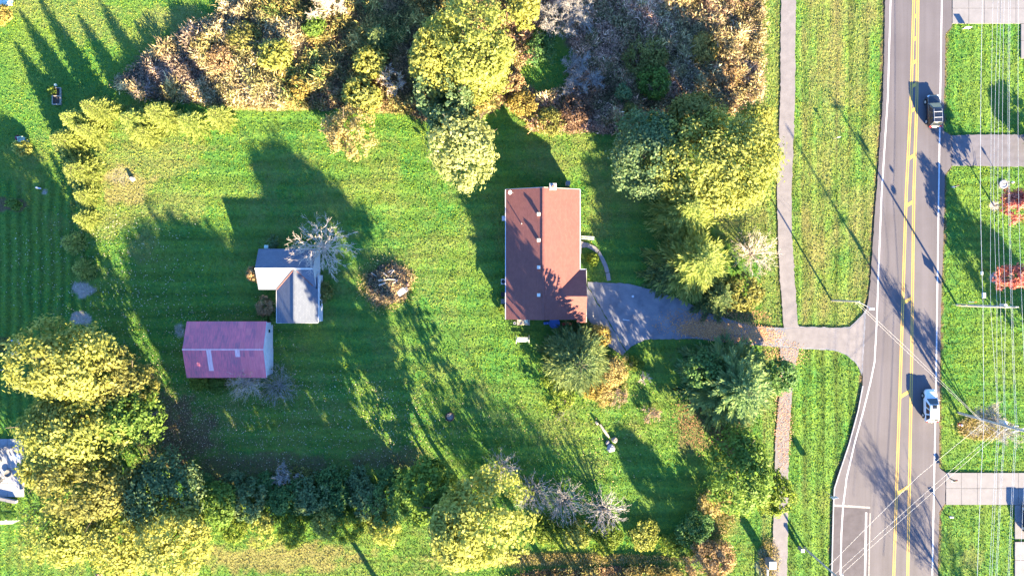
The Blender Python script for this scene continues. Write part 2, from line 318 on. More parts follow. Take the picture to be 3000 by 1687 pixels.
def ground():
    gx = np.concatenate([-np.geomspace(700, 86, 10), np.arange(-82, 82.01, .38), np.geomspace(86, 700, 10)])
    gy = np.concatenate([-np.geomspace(700, 52, 10), np.arange(-48, 48.01, .38), np.geomspace(52, 700, 10)])
    X, Y = np.meshgrid(gx, gy); nx, ny = len(gx), len(gy)
    Z, mk = masks(X / S + 1500, 843.5 - Y / S)
    V = np.stack([X.ravel(), Y.ravel(), Z.ravel()], 1)
    far = (np.abs(X) > 84) | (np.abs(Y) > 50); 
    idx = np.arange(nx * ny).reshape(ny, nx)
    F = np.stack([idx[:-1, :-1].ravel(), idx[:-1, 1:].ravel(), idx[1:, 1:].ravel(), idx[1:, :-1].ravel()], 1)
    at = {k: ('FLOAT', np.clip(v, -1, 1).ravel()) for k, v in mk.items()}
    m, n, l, b = newmat('lawn'); v = coord(n)
    fine = noise(n, l, 3.2, 5, .72, v); big = noise(n, l, .12, 4, .6, v); med = noise(n, l, .7, 4, .65, v)
    g = ramp(n, l, fine, [(.28, (.006, .066, .018)), (.5, (.048, .132, .020)), (.75, (.142, .205, .022))])
    g = mixc(n, l, ramp(n, l, med, [(.35, (0, 0, 0)), (.7, (.55, .55, .55))]), g, (.022, .102, .032))
    g = mixc(n, l, ramp(n, l, big, [(.4, (0, 0, 0)), (.65, (.5, .5, .5))]), g, (.120, .155, .030))
    sr = n.new('ShaderNodeMapRange'); l.new(attr(n, 'stripe'), sr.inputs[0]); sr.inputs[1].default_value = -1; sr.inputs[2].default_value = 1; sr.inputs[3].default_value = .60; sr.inputs[4].default_value = 1.40
    gs = n.new('ShaderNodeVectorMath'); gs.operation = 'SCALE'; l.new(g, gs.inputs[0]); l.new(sr.outputs[0], gs.inputs['Scale'])
    def soft(an, amt=1.0):
        a = n.new('ShaderNodeMath'); a.operation = 'MULTIPLY_ADD'; l.new(noise(n, l, 2.6, 4, .7, v), a.inputs[0]); a.inputs[1].default_value = 1.0; a.inputs[2].default_value = -.5
        s2 = n.new('ShaderNodeMath'); s2.operation = 'ADD'; l.new(attr(n, an), s2.inputs[0]); l.new(a.outputs[0], s2.inputs[1])
        q = n.new('ShaderNodeMath'); q.operation = 'MULTIPLY'; l.new(attr(n, an), q.inputs[0]); q.inputs[1].default_value = 1.0
        t = n.new('ShaderNodeMapRange'); l.new(s2.outputs[0], t.inputs[0]); t.inputs[1].default_value = .18; t.inputs[2].default_value = .9; t.inputs[4].default_value = amt
        return t.outputs[0]
    dryc = ramp(n, l, noise(n, l, 4, 4, .7, v), [(.3, (.095, .088, .030)), (.55, (.175, .155, .060)), (.75, (.26, .22, .11))])
    c = mixc(n, l, soft('dry', .85), gs.outputs[0], dryc)
    brc = ramp(n, l, noise(n, l, 5, 4, .7, v), [(.3, (.045, .028, .020)), (.55, (.105, .062, .042)), (.75, (.18, .11, .075))])
    c = mixc(n, l, soft('brown', .9), c, brc)
    bac = ramp(n, l, noise(n, l, 6, 4, .7, v), [(.3, (.17, .14, .13)), (.7, (.33, .28, .26))])
    c = mixc(n, l, soft('bare', .95), c, bac)
    mc = ramp(n, l, noise(n, l, 2.5, 5, .7, v), [(.3, (.045, .036, .024)), (.55, (.11, .085, .058)), (.75, (.20, .155, .105))])
    c = mixc(n, l, soft('mead'), c, mc)
    l.new(c, b.inputs['Base Color']); setin(b, Roughness=.9); b.inputs['Specular IOR Level'].default_value = .12
    hsum = n.new('ShaderNodeMath'); hsum.operation = 'ADD'; l.new(fine, hsum.inputs[0]); l.new(noise(n, l, 1.1, 3, .6, v), hsum.inputs[1])
    bump(n, l, hsum.outputs[0], .9, .16, b)
    return npobj('ground', V, F, m, None, at, smooth=True, kind='structure')
# ------------------------------------------------------------------ road outlines (photograph pixels, top to bottom)
EDGE_L = [(2598, -400), (2593, 0), (2587, 281), (2568, 562), (2556, 730), (2549, 840), (2537, 915), (2529, 1000), (2526, 1090), (2528, 1124), (2514, 1200), (2487, 1300), (2455, 1395), (2444, 1430), (2441, 1480), (2436, 1687), (2428, 2100)]
EDGE_R = [(2790, -400), (2789, 0), (2789, 78), (2770, 100), (2764, 385), (2789, 398), (2789, 485), (2769, 512), (2768, 562), (2757, 890), (2753, 1124), (2751, 1372), (2771, 1384), (2769, 1476), (2752, 1494), (2747, 1687), (2738, 2100)]
WL = [(2621, -400), (2609, 0), (2601, 281), (2583, 562), (2576, 730), (2568, 950), (2562, 1060), (2549, 1124), (2530, 1200), (2503, 1300), (2480, 1400), (2470, 1480), (2465, 1560), (2462, 1687), (2456, 2100)]
WR = [(2765, -400), (2759, 0), (2750, 562), (2742, 1124), (2731, 1687), (2722, 2100)]
YL = [(2690, -400), (2677, 0), (2669, 281), (2655, 562), (2637, 1124), (2618, 1687), (2604, 2100)]
YR = [(2694, -400), (2689, 0), (2686, 281), (2677, 562), (2669.5, 1124), (2659, 1687), (2650, 2100)]
def xi(pts, y): return float(np.interp(y, [q[1] for q in pts], [q[0] for q in pts]))
def strip(mb, pts, wd, z, y0=None, y1=None, off=0.0, step=25):
    y0 = pts[0][1] if y0 is None else y0; y1 = pts[-1][1] if y1 is None else y1
    ys = np.unique(np.concatenate([np.arange(y0, y1, step), [y1], [q[1] for q in pts if y0 < q[1] < y1]]))
    A = [(*px2(xi(pts, y) + off - wd / 2, y), z) for y in ys]; B = [(*px2(xi(pts, y) + off + wd / 2, y), z) for y in ys]
    n = len(ys); mb.add(A + B, [(i, i + 1, n + i + 1, n + i) for i in range(n - 1)]); return mb
ground()
def road():
    ys = np.unique(np.concatenate([np.arange(-400, 2100, 8.0)]))
    A = [(*px2(xi(EDGE_L, y) + random.uniform(-1, 1), y), .012) for y in ys]; B = [(*px2(xi(EDGE_R, y) + random.uniform(-1.2, 1.2), y), .012) for y in ys]
    n = len(ys); mb = MB(); mb.add(A + B, [(i, i + 1, n + i + 1, n + i) for i in range(n - 1)])
    m, nn, l, b = newmat('road_asphalt'); v = coord(nn)
    base = ramp(nn, l, noise(nn, l, 9, 4, .7, v), [(.3, (.045, .042, .052)), (.7, (.074, .069, .083))])
    tr = noise(nn, l, 1.0, 3, .6, mapping(nn, l, v, (.75, .02, 1), (0, 0, .03)))
    base = mixc(nn, l, ramp(nn, l, tr, [(.35, (0, 0, 0)), (.7, (.8, .8, .8))]), base, (.090, .084, .102))
    pt = noise(nn, l, .16, 4, .6, v)
    base = mixc(nn, l, ramp(nn, l, pt, [(.45, (0, 0, 0)), (.7, (.45, .45, .45))]), base, (.046, .041, .051))
    l.new(base, b.inputs['Base Color']); setin(b, Roughness=.88); bump(nn, l, noise(nn, l, 30, 2, .6, v), .25, .01, b)
    r = mb.build('road', m, None, kind='structure')
    for pts, wd, nm in ((WL, 4.2, 'edge_line'), (WR, 4.2, 'edge_line')):
        strip(MB(), pts, wd, .022).build(nm, M['white_paint'], r)
    for pts in (YL, YR):
        for s in (-1, 1): strip(MB(), pts, 2.7, .022, off=s * 2.7).build('centre_line', M['yellow_paint'], r)
    for y in (-20, 48, 114, 182, 250, 322, 460, 597, 880, 1153, 1435, 1720):
        a = xi(YL, y) + 4.2; b2 = xi(YR, y) - 4.2; sl_ = (b2 - a) * .62; t = 11
        q = [px2(a, y + sl_ / 2 + t / 2), px2(b2, y - sl_ / 2 + t / 2), px2(b2, y - sl_ / 2 - t / 2), px2(a, y + sl_ / 2 - t / 2)]
        MB().add([(*p, .022) for p in q], [(0, 1, 2, 3)]).build('hatch_bar', M['yellow_paint'], r)
    strip(MB(), [(2537.5, 1500), (2534, 1687), (2527, 2100)], 5.5, .022).build('lane_line', M['white_paint'], r)
    strip(MB(), [(2549, 1502), (2545, 1687), (2539, 2100)], 3.6, .020).build('old_lane_line', M['worn_paint'], r)
    q = [(2443, 1482), (2547, 1489), (2540, 2100), (2430, 2100)]
    MB().add([(*px2(*p), .016) for p in q], [(3, 2, 1, 0)]).build('patch', M['asphalt_dark'], r)
    q = [(2443, 1476), (2549, 1483), (2549, 1489), (2443, 1483)]
    MB().add([(*px2(*p), .018) for p in q], [(3, 2, 1, 0)]).build('patch_seam', M['worn_paint'], r)
    # pale concrete kerb along the widened lane
    kb = MB(); pts = [q for q in EDGE_L if q[1] >= 1124]; ys = np.arange(1130, 2100, 12.0)
    for a, c in zip(ys[:-1], ys[1:]):
        A = np.array(px2(xi(EDGE_L, a), a)); B = np.array(px2(xi(EDGE_L, c), c)); d = B - A; L = np.linalg.norm(d)
        kb.box(((A[0] + B[0]) / 2, (A[1] + B[1]) / 2, .05), (.16, L + .002, .13), math.atan2(d[1], d[0]) + math.pi / 2)
    kb.build('kerb', M['stone_pale'], r)
    return r
road()
PAVED = []
def sheet(name, pts, z, mat, kind='structure', sub=8.0, jit=.8, **kw):
    """flat sheet with slightly ragged outline, thick enough to show an edge"""
    PAVED.append(pts); out = []
    for i in range(len(pts)):
        a = np.array(pts[i], float); b = np.array(pts[(i + 1) % len(pts)], float); L = np.linalg.norm(b - a); k = max(1, int(L / sub))
        for j in range(k):
            p = a + (b - a) * j / k; 
            if j: p = p + np.random.default_rng(int(p[0] * 7 + p[1] * 3) & 0xffff).normal(0, jit, 2)
            out.append(px2(*p))
    mb = MB(); mb.prism(out, z - .12, z); return mb.build(name, mat, None, kind=kind, **kw)
PL = [(2288, -300), (2288, 0), (2286, 281), (2276, 562), (2279, 680), (2281, 750), (2295, 950), (2297, 960)]
PR = [(2331, -300), (2331, 0), (2329, 281), (2319, 562), (2320, 690), (2324, 750), (2337, 950), (2345, 960)]
sheet('path', PL + PR[::-1], .026, M['path'])
sheet('path', [(2285, 1016), (2340, 1020), (2325, 1100), (2318, 1184), (2311, 1300), (2309, 1420), (2308, 1550), (2306, 1687), (2302, 2000), (2258, 2000), (2262, 1687), (2265, 1550), (2268, 1420), (2271, 1300), (2281, 1184), (2290, 1080)], .026, M['path'])
sheet('driveway', [(2538, 905), (2520, 928), (2490, 957), (2440, 960), (2345, 956), (2297, 960), (2200, 955), (2080, 918), (1980, 872), (1900, 846), (1840, 831), (1722, 826), (1722, 838), (1836, 1028), (1850, 1014), (1890, 994), (2040, 992), (2130, 1003), (2285, 1017), (2340, 1021), (2440, 1026), (2480, 1040), (2508, 1064), (2526, 1100)], .018, M['asphalt_drive'])
sheet('driveway_mouth', [(2532, 922), (2520, 932), (2492, 961), (2345, 960), (2298, 964), (2296, 1012), (2340, 1017), (2440, 1022), (2482, 1037), (2508, 1060), (2524, 1090)], .024, M['path'])
sheet('garage_apron', [(1716, 832), (1721, 840), (1834, 1030), (1822, 1040), (1780, 1012), (1716, 925)], .022, M['concrete_old'])
def flags():
    r = bpy.data.objects.new('walkway', None); put(r); r['kind'] = 'structure'
    L = [(1700, 706), (1722, 712), (1745, 722), (1757, 734), (1770, 756), (1779, 776), (1786, 798), (1790, 822)]
    Rr = [(1700, 728), (1718, 724), (1738, 734), (1750, 742), (1760, 762), (1769, 782), (1774, 800), (1778, 823)]
    PAVED.append(L + Rr[::-1])
    for a, b in ((0, 3), (3, 6), (6, 7)):
        poly = [L[i] for i in range(a, b + 1)] + [Rr[i] for i in range(b, a - 1, -1)]
        c = np.mean(poly, 0); mb = MB()
        mb.prism([px2(*(c + (np.array(p) - c) * .97 + rng.normal(0, .5, 2))) for p in poly], -.05, .06); mb.build('slab', M['concrete_old'], r)
flags()
def slabs(name, xs, ys, z, mat, jit=.4):
    r = bpy.data.objects.new(name, None); put(r); r['kind'] = 'structure'; PAVED.append([(xs[0], ys[0]), (xs[-1], ys[0]), (xs[-1], ys[-1]), (xs[0], ys[-1])])
    for i in range(len(xs) - 1):
        for j in range(len(ys) - 1):
            a = px2(xs[i] + .45, ys[j] + .45); b = px2(xs[i + 1] - .45, ys[j + 1] - .45); dz = rng.normal(0, .003)
            MB().prism([(a[0], a[1]), (b[0], a[1]), (b[0], b[1]), (a[0], b[1])], -.1, z + dz).build('slab', mat, r)
    return r
slabs('concrete_driveway', [2771, 2816, 2863, 2923, 2983, 3043, 3103, 3163], [1384, 1430, 1478], .034, M['concrete'])
slabs('concrete_driveway', [2790, 2838, 2884, 2930, 2976, 3024, 3072, 3120], [-160, -110, -65, -20, 25, 70], .034, M['concrete'])
slabs('concrete_walk', [2991, 3050, 3110], [70.5, 120, 172], .034, M['concrete'])
slabs('concrete_walk', [2973, 3035, 3095], [1478.5, 1530, 1578], .034, M['concrete']); 
slabs('concrete_walk', [2973, 3035, 3095], [1586, 1640, 1690, 1740, 1790], .034, M['concrete_old'])
sheet('neighbour_driveway', [(2789, 397), (2860, 395), (3180, 394), (3180, 487), (2950, 488), (2860, 486), (2790, 486)], .03, M['asphalt_old'])
slabs('patio', [-90, -30, 22, 70], [1285, 1325, 1370, 1415, 1455], .06, M['stone_pale'])
# ------------------------------------------------------------------ buildings
def gable_wall(mb, x, ya, yb, yr, ze, zr, t):   # wall across y at constant x, with gable
    pts = [(ya, 0), (yb, 0), (yb, ze), (yr, zr), (ya, ze)]
    V = [(x - t / 2, p[0], p[1]) for p in pts] + [(x + t / 2, p[0], p[1]) for p in pts]; n = 5
    mb.add(V, [tuple(range(n)), tuple(range(2 * n - 1, n - 1, -1))] + [(i, n + i, n + (i + 1) % n, (i + 1) % n) for i in range(n)]); return mb
def window(parent, c, wd, hg, axis):
    d = (wd, .06, hg) if axis == 'y' else (.06, wd, hg)
    wn = MB().box(c, d).build('window', M['glass'], parent)
    fr = MB()
    for s in (-1, 1):
        if axis == 'y':
            fr.box((c[0] + s * wd / 2, c[1], c[2]), (.09, .10, hg + .09)); fr.box((c[0], c[1], c[2] + s * hg / 2), (wd - .1, .095, .09))
        else:
            fr.box((c[0], c[1] + s * wd / 2, c[2]), (.10, .09, hg + .09)); fr.box((c[0], c[1], c[2] + s * hg / 2), (.095, wd - .1, .09))
    fr.build('frame', M['white'], wn)
def house():
    xl, xr, xm = -.88, 9.69, 4.38; yt, yb = 14.03, -4.49; ze, zr = 2.7, 4.72
    t = thing('house', 'ranch house with brown-red shingle roof and garage wing beside the driveway', 'house', (4.4, 4.5, 0))
    wl = MB(); wl.box(((xl + xr) / 2, yt - .45, 1.35), (xr - xl - 1.0, .2, 2.7)); wl.box(((xl + xr) / 2, yb + .35, 1.35), (xr - xl - 1.0, .2, 2.7))
    wl.box((xl + .55, (yt + yb) / 2, 1.3), (.2, yt - yb - 1.0, 2.6)); wl.box((xr - .55, (yt + yb) / 2, 1.3), (.2, yt - yb - 1.0, 2.6))
    for y, s in ((yt - .45, 1), (yb + .35, -1)):
        V = [(xl + .6, y - .1, 2.6), (xr - .6, y - .1, 2.6), (xm, y - .1, zr - .2), (xl + .6, y + .1, 2.6), (xr - .6, y + .1, 2.6), (xm, y + .1, zr - .2)]
        wl.add(V, [(0, 1, 2), (5, 4, 3), (0, 3, 4, 1), (1, 4, 5, 2), (2, 5, 3, 0)])
    wl.build('wall', M['siding'], t)
    gw = MB(); gw.box((9.9, -1.15, 1.3), (.9, 6.6, 2.6)); gw.build('garage_wall', M['siding'], t)
    MB().box((10.36, -1.15, 1.1), (.05, 4.9, 2.15)).build('garage_door', M['white'], t)
    r = MB(); r.slab([(xl, yb, ze), (xm, yb, zr), (xm, yt, zr), (xl, yt, ze)], .14)
    r1 = r.build('roof', M['roof_brown'], t, label='darker brown shingle slope facing the back lawn')
    r = MB(); r.slab([(xm, yb, zr), (xr, yb, ze), (xr, yt, ze), (xm, yt, zr)], .14)
    r2 = r.build('roof', M['roof_brown'], t, label='sunlit orange-brown shingle slope facing the road')
    MB().box((xm, (yt + yb) / 2, zr + .015), (.26, yt - yb, .05)).build('ridge_cap', M['roof_brown'], t)
    gz = 4.13; gy = -1.18; xv = xm + (zr - gz) / ((zr - ze) / (xr - xm)); up = .02
    r = MB(); r.slab([(xv, gy, gz + up), (10.57, gy, gz + up), (10.57, 2.6, ze + up), (xr - .02, 2.6, ze + up)][::-1], .12); r.build('garage_roof', M['roof_brown_x'], t)
    r = MB(); r.slab([(xv, gy, gz + up), (9.25, -4.49, 2.88 + up), (9.25, -4.94, ze + up), (10.57, -4.94, ze + up), (10.57, gy, gz + up)], .12); r.build('garage_roof', M['roof_brown_x'], t)
    g = MB(); g.box((xl - .05, (yt + yb) / 2, ze - .06), (.10, yt - yb, .11)); g.build('gutter', M['white'], t)
    g = MB(); g.box((xr + .05, (yt + 2.6) / 2, ze - .06), (.10, yt - 2.6, .11)); g.build('gutter', M['white'], t)
    g = MB(); g.box((10.15, 2.66, ze - .05), (.95, .10, .11)); g.build('gutter', M['white'], t)
    MB().box((10.62, -1.18, ze + .02), (.06, 7.4, .12)).build('fascia', M['trim'], t)
    f = MB(); f.tube((xl, yt + .03, ze - .06), (xm, yt + .03, zr - .06), .06, n=4).tube((xm, yt + .03, zr - .06), (xr, yt + .03, ze - .06), .06, n=4); f.build('fascia', M['trim'], t)
    # chimney, roof vents, dish, plumbing stack
    c = MB(); c.box((5.72, 14.1, 2.5), (.85, .75, 5.0)); ch = c.build('chimney', M['brick'], t)
    k = MB(); k.box((5.72, 14.1, 5.06), (1.0, .95, .14)); k.build('cap', M['stone_pale'], ch)
    MB().box((5.72, 14.1, 5.2), (.3, .3, .2)).build('flue', M['brick'], ch)
    for py in (628, 704, 783, 864):
        p = P(1578, py, 4.6); zz = ze + (zr - ze) * (p[0] - xl) / (xm - xl)
        v = MB(); v.box((p[0], p[1], zz + .18), (.36, .36, .36)); v.box((p[0], p[1], zz + .38), (.46, .46, .06)); v.build('roof_vent', M['trim'], t)
    p = P(1528, 656, 3.6); MB().tube((p[0], p[1], 3.2), (p[0], p[1], 4.1), .06).build('vent_pipe', M['trim'], t)
    p = P(1493, 564, 3.2); d = MB(); d.tube((p[0], p[1], 2.85), (p[0], p[1], 3.35), .04)
    dm = d.build('satellite_dish', M['metal'], t)
    q = MB(); V = []; n = 16
    R = Euler((math.radians(50), 0, math.radians(60))).to_matrix()
    for rr, zz in ((0.02, 0), (.2, .03), (.36, .10)):
        for i in range(n): V.append(Vector((p[0], p[1], 3.4)) + R @ Vector((rr * math.cos(6.283 * i / n) * .8, rr * math.sin(6.283 * i / n), zz)))
    F = [(k * n + i, k * n + (i + 1) % n, (k + 1) * n + (i + 1) % n, (k + 1) * n + i) for k in range(2) for i in range(n)]
    q.add(V, F); q.build('reflector', M['white'], dm); MB().tube((p[0], p[1], 3.4), (p[0] + .5, p[1] - .1, 3.55), .03, n=6).build('feed_arm', M['metal'], dm)
    for y in (11.5, 8.0): window(t, (xr - .43, y, 1.5), 1.3, 1.2, 'x')
    for y in (11.0, 7.0, 2.5): window(t, (xl + .43, y, 1.5), 1.2, 1.1, 'x')
    window(t, (2.4, yb + .22, 1.5), 1.2, 1.1, 'y')
    dr = MB().box((xr - .42, 5.6, 1.05), (.06, .95, 2.05)).build('door', M['white'], t); MB().box((xr - .36, 5.25, 1.0), (.06, .06, .14)).build('handle', M['metal'], dr)
    s = MB(); s.box((xr - .1, 5.8, .14), (1.1, 1.6, .28)); s.build('door_step', M['concrete'], t)
    # AC, standpipe box north of the house
    p = P(1662, 541); u = thing('heat_pump', 'small tan square box standing behind the house near the chimney', 'utility box', p)
    MB().box((p[0], p[1], .85), (.55, .55, 1.7)).build('case', M['trim'], u, bevel=.03); MB().box((p[0], p[1], 1.73), (.6, .6, .06)).build('lid', M['concrete'], u); MB().tube((p[0], p[1] - .35, .1), (p[0], p[1] - .35, 1.0), .04).build('pipe', M['metal'], u)
house()
def shed():
    xl, xr, yt, yb, yr = -36.26, -28.06, 5.6, -.25, 2.7; ze, zr = 2.45, 3.95
    t = thing('shed', 'grey-roofed L-shaped shed with white walls beside the bare tree', 'shed', (-32, 0, 0))
    wl = MB(); wl.box(((xl + xr) / 2, yt - .3, 1.2), (xr - xl - .5, .15, 2.4)); wl.box(((xl + xr) / 2 - 2.2, yb + .3, 1.2), (xr - xl - 4.9, .15, 2.4))
    gable_wall(wl, xl + .25, yb + .3, yt - .3, yr, 2.4, zr - .12, .15); gable_wall(wl, xr - .1, yb + .3, yt - .3, yr, 2.4, zr - .12, .15)
    wl.build('wall', M['white'], t)
    x0, x1, xm, y1 = -33.67, -27.8, -30.75, -4.98
    ww = MB(); ww.box((x0 + .3, (yb + y1) / 2, 1.2), (.15, yb - y1 - .4, 2.4)); ww.box((x1 + .02, (2.0 + y1) / 2, 1.15), (.15, 2.0 - y1 - .3, 2.3)); ww.box(((x0 + x1) / 2, y1 + .2, 1.2), (x1 - x0 - .5, .15, 2.4))
    V = [(x0 + .3, y1 + .13, 2.4), (x1, y1 + .13, 2.4), (xm, y1 + .13, 3.75), (x0 + .3, y1 + .27, 2.4), (x1, y1 + .27, 2.4), (xm, y1 + .27, 3.75)]
    ww.add(V, [(0, 1, 2), (5, 4, 3), (1, 4, 5, 2), (2, 5, 3, 0)]); ww.build('wall', M['white'], t)
    MB().slab([(xl, yr, zr), (xr, yr, zr), (xr, yt, ze), (xl, yt, ze)], .1).build('roof', M['roof_grey'], t)
    MB().slab([(xl, yb, ze), (x1 - .3, yb, ze), (xr, yb + .2, ze + .1), (xr, yr, zr), (xl, yr, zr)], .1).build('roof', M['roof_grey'], t)
    ye = yb + (yr - yb) * .0; u = .015; wz = 3.88
    MB().slab([(xm, y1, wz + u), (xm, yr - .12, wz + u), (x0, yb, ze + u), (x0, y1, ze + u)], .1).build('wing_roof', M['roof_grey_shaded'], t)
    MB().slab([(x1, y1, ze + u), (x1, yb + .05, ze + u), (xm, yr - .12, wz + u), (xm, y1, wz + u)], .1).build('wing_roof', M['roof_grey_shaded'], t)
    MB().box(((xl + xr) / 2, yr, zr + .02), (xr - xl, .22, .05)).build('ridge_cap', M['trim'], t)
    MB().box((xm, (y1 + yr) / 2 - .1, wz + .03), (.2, yr - y1 - .3, .05)).build('ridge_cap', M['roof_grey_shaded'], t)
    rust = rough_mat('rusty_flashing', (.16, .07, .06), (.26, .11, .09), 4, .8, .2, .01)
    MB().tube((x0 + .05, yb + .05, ze + .06), (xm - .12, yr - .22, wz + .02), .07, n=5).build('valley_flashing', rust, t)
    MB().tube((x1 - .6, yb + .55, ze + .33), (xm + .35, yr - .3, wz - .13), .08, n=5).build('valley_flashing', rust, t)
    MB().box((x1 + .08, (1.5 + y1) / 2, ze - .06), (.06, 1.5 - y1, .14)).build('fascia', M['white'], t); MB().box((x0 - .03, (yb + y1) / 2, ze - .04), (.06, yb - y1, .12)).build('fascia', M['trim'], t)
    MB().box(((x0 + x1) / 2, y1 - .03, ze - .03), (x1 - x0, .06, .12)).build('fascia', M['trim'], t)
    dr = MB().box((xm + .5, y1 + .1, 1.05), (2.4, .08, 2.1)).build('door', M['trim'], t); MB().box((xm + 1.4, y1 + .04, 1.0), (.08, .06, .2)).build('handle', M['metal'], dr)
    window(t, (x1 + .1, -2.2, 1.5), .9, .8, 'x')
    p = P(786, 724); MB().box((p[0], p[1], .5), (.6, .5, 1.0)).build('utility_tank', M['mint'], None, label='small pale tank against the back wall of the grey shed', cat='tank', bevel=.1)
shed()
def barn():
    xl, xr, yt, yb, yr = -46.27, -34.9, -4.8, -12.7, -8.63; ze, zr = 3.0, 4.35
    t = thing('barn', 'red tin-roofed barn with white gable front below the grey shed', 'barn', (-40.6, -8.7, 0))
    wl = MB(); wl.box(((xl + xr) / 2, yt - .2, 1.48), (xr - xl - .5, .15, 2.96)); wl.box(((xl + xr) / 2, yb + .2, 1.48), (xr - xl - .5, .15, 2.96)); gable_wall(wl, xl + .2, yb + .2, yt - .2, yr, 2.9, zr - .15, .15)
    wl.build('wall', M['tin_old'], t)
    g = MB(); gable_wall(g, xr - .2, yb + .2, yt - .2, yr, 2.9, zr - .15, .16); gb = g.build('gable_wall', M['white'], t)
    b = MB()
    for y in np.arange(yb + .4, yt - .3, .3):
        z = 2.9 + (zr - 3.05) * (1 - abs(y - yr) / (yr - yb)) - .1; b.box((xr - .10, y, z / 2), (.03, .03, z))
    b.build('battens', M['trim'], gb)
    dr = MB().box((xr - .09, -10.2, 1.3), (.06, 2.6, 2.6)).build('door', M['white'], t); MB().box((xr - .04, -9.2, 1.1), (.05, .08, .25)).build('handle', M['metal'], dr)
    window(t, (xr - .1, -6.2, 1.7), .55, .9, 'x')
    cols = 17; cw = (xr - xl) / cols
    for side, ye in ((1, yt), (-1, yb)):
        nr = 4; sl_ = math.hypot(ye - yr, zr - ze)
        deck = MB().slab([(xl + .02, yr, zr - .03), (xr - .02, yr, zr - .03), (xr - .02, ye - side * .03, ze - .03), (xl + .02, ye - side * .03, ze - .03)] if side > 0 else [(xl + .02, ye - side * .03, ze - .03), (xr - .02, ye - side * .03, ze - .03), (xr - .02, yr, zr - .03), (xl + .02, yr, zr - .03)], .08)
        rf = deck.build('roof', M['wood'], t)
        L = sl_ / nr; ang = math.atan2(zr - ze, abs(ye - yr))
        # one ribbed tin sheet, shared by all
        V = []; F = []; k = 13
        for j in range(2):
            for i in range(k):
                V.append(((i / (k - 1) - .5) * (cw - .012), (j - .5) * (L + .10), .02 + (.022 if i % 3 == 0 else 0)))
        F = [(i, i + 1, k + i + 1, k + i) for i in range(k - 1)]
        me = {}
        for key in ('tin_old', 'tin_red', 'tin_pale'):
            m = bpy.data.meshes.new('roof_sheet'); m.from_pydata(V, [], F); m.materials.append(M[key]); me[key] = m
        for r in range(nr):
            for c in range(cols):
                key = 'tin_old'
                if c >= cols - 2 or (side < 0 and c >= 12 and random.random() < .75): key = 'tin_red'
                if side > 0 and random.random() < .10: key = 'tin_red'
                if side < 0 and c == 5 and r < 3: key = 'tin_pale'
                if side < 0 and c == 11 and r == 0: key = 'tin_pale'
                o = bpy.data.objects.new('roof_sheet', me[key]); f = (r + .5) / nr
                loc = np.array([xl + (c + .5) * cw, yr + (ye - yr) * f, zr + (ze - zr) * f + .012 - .010 * (r / nr) + random.uniform(0, .006)]) - ORG[rf.name]
                o.location = tuple(loc); o.rotation_euler = (-side * ang, 0, random.uniform(-.004, .004)); put(o, rf)
    MB().tube((xl, yr, zr + .01), (xr + .02, yr, zr + .01), .10, n=6).build('ridge_cap', M['tin_pale'], t)
    MB().tube((xr + .02, yt, ze - .02), (xr + .02, yr, zr - .04), .05, n=4).tube((xr + .02, yb, ze - .02), (xr + .02, yr, zr - .04), .05, n=4).build('barge_board', M['white'], t)
barn()
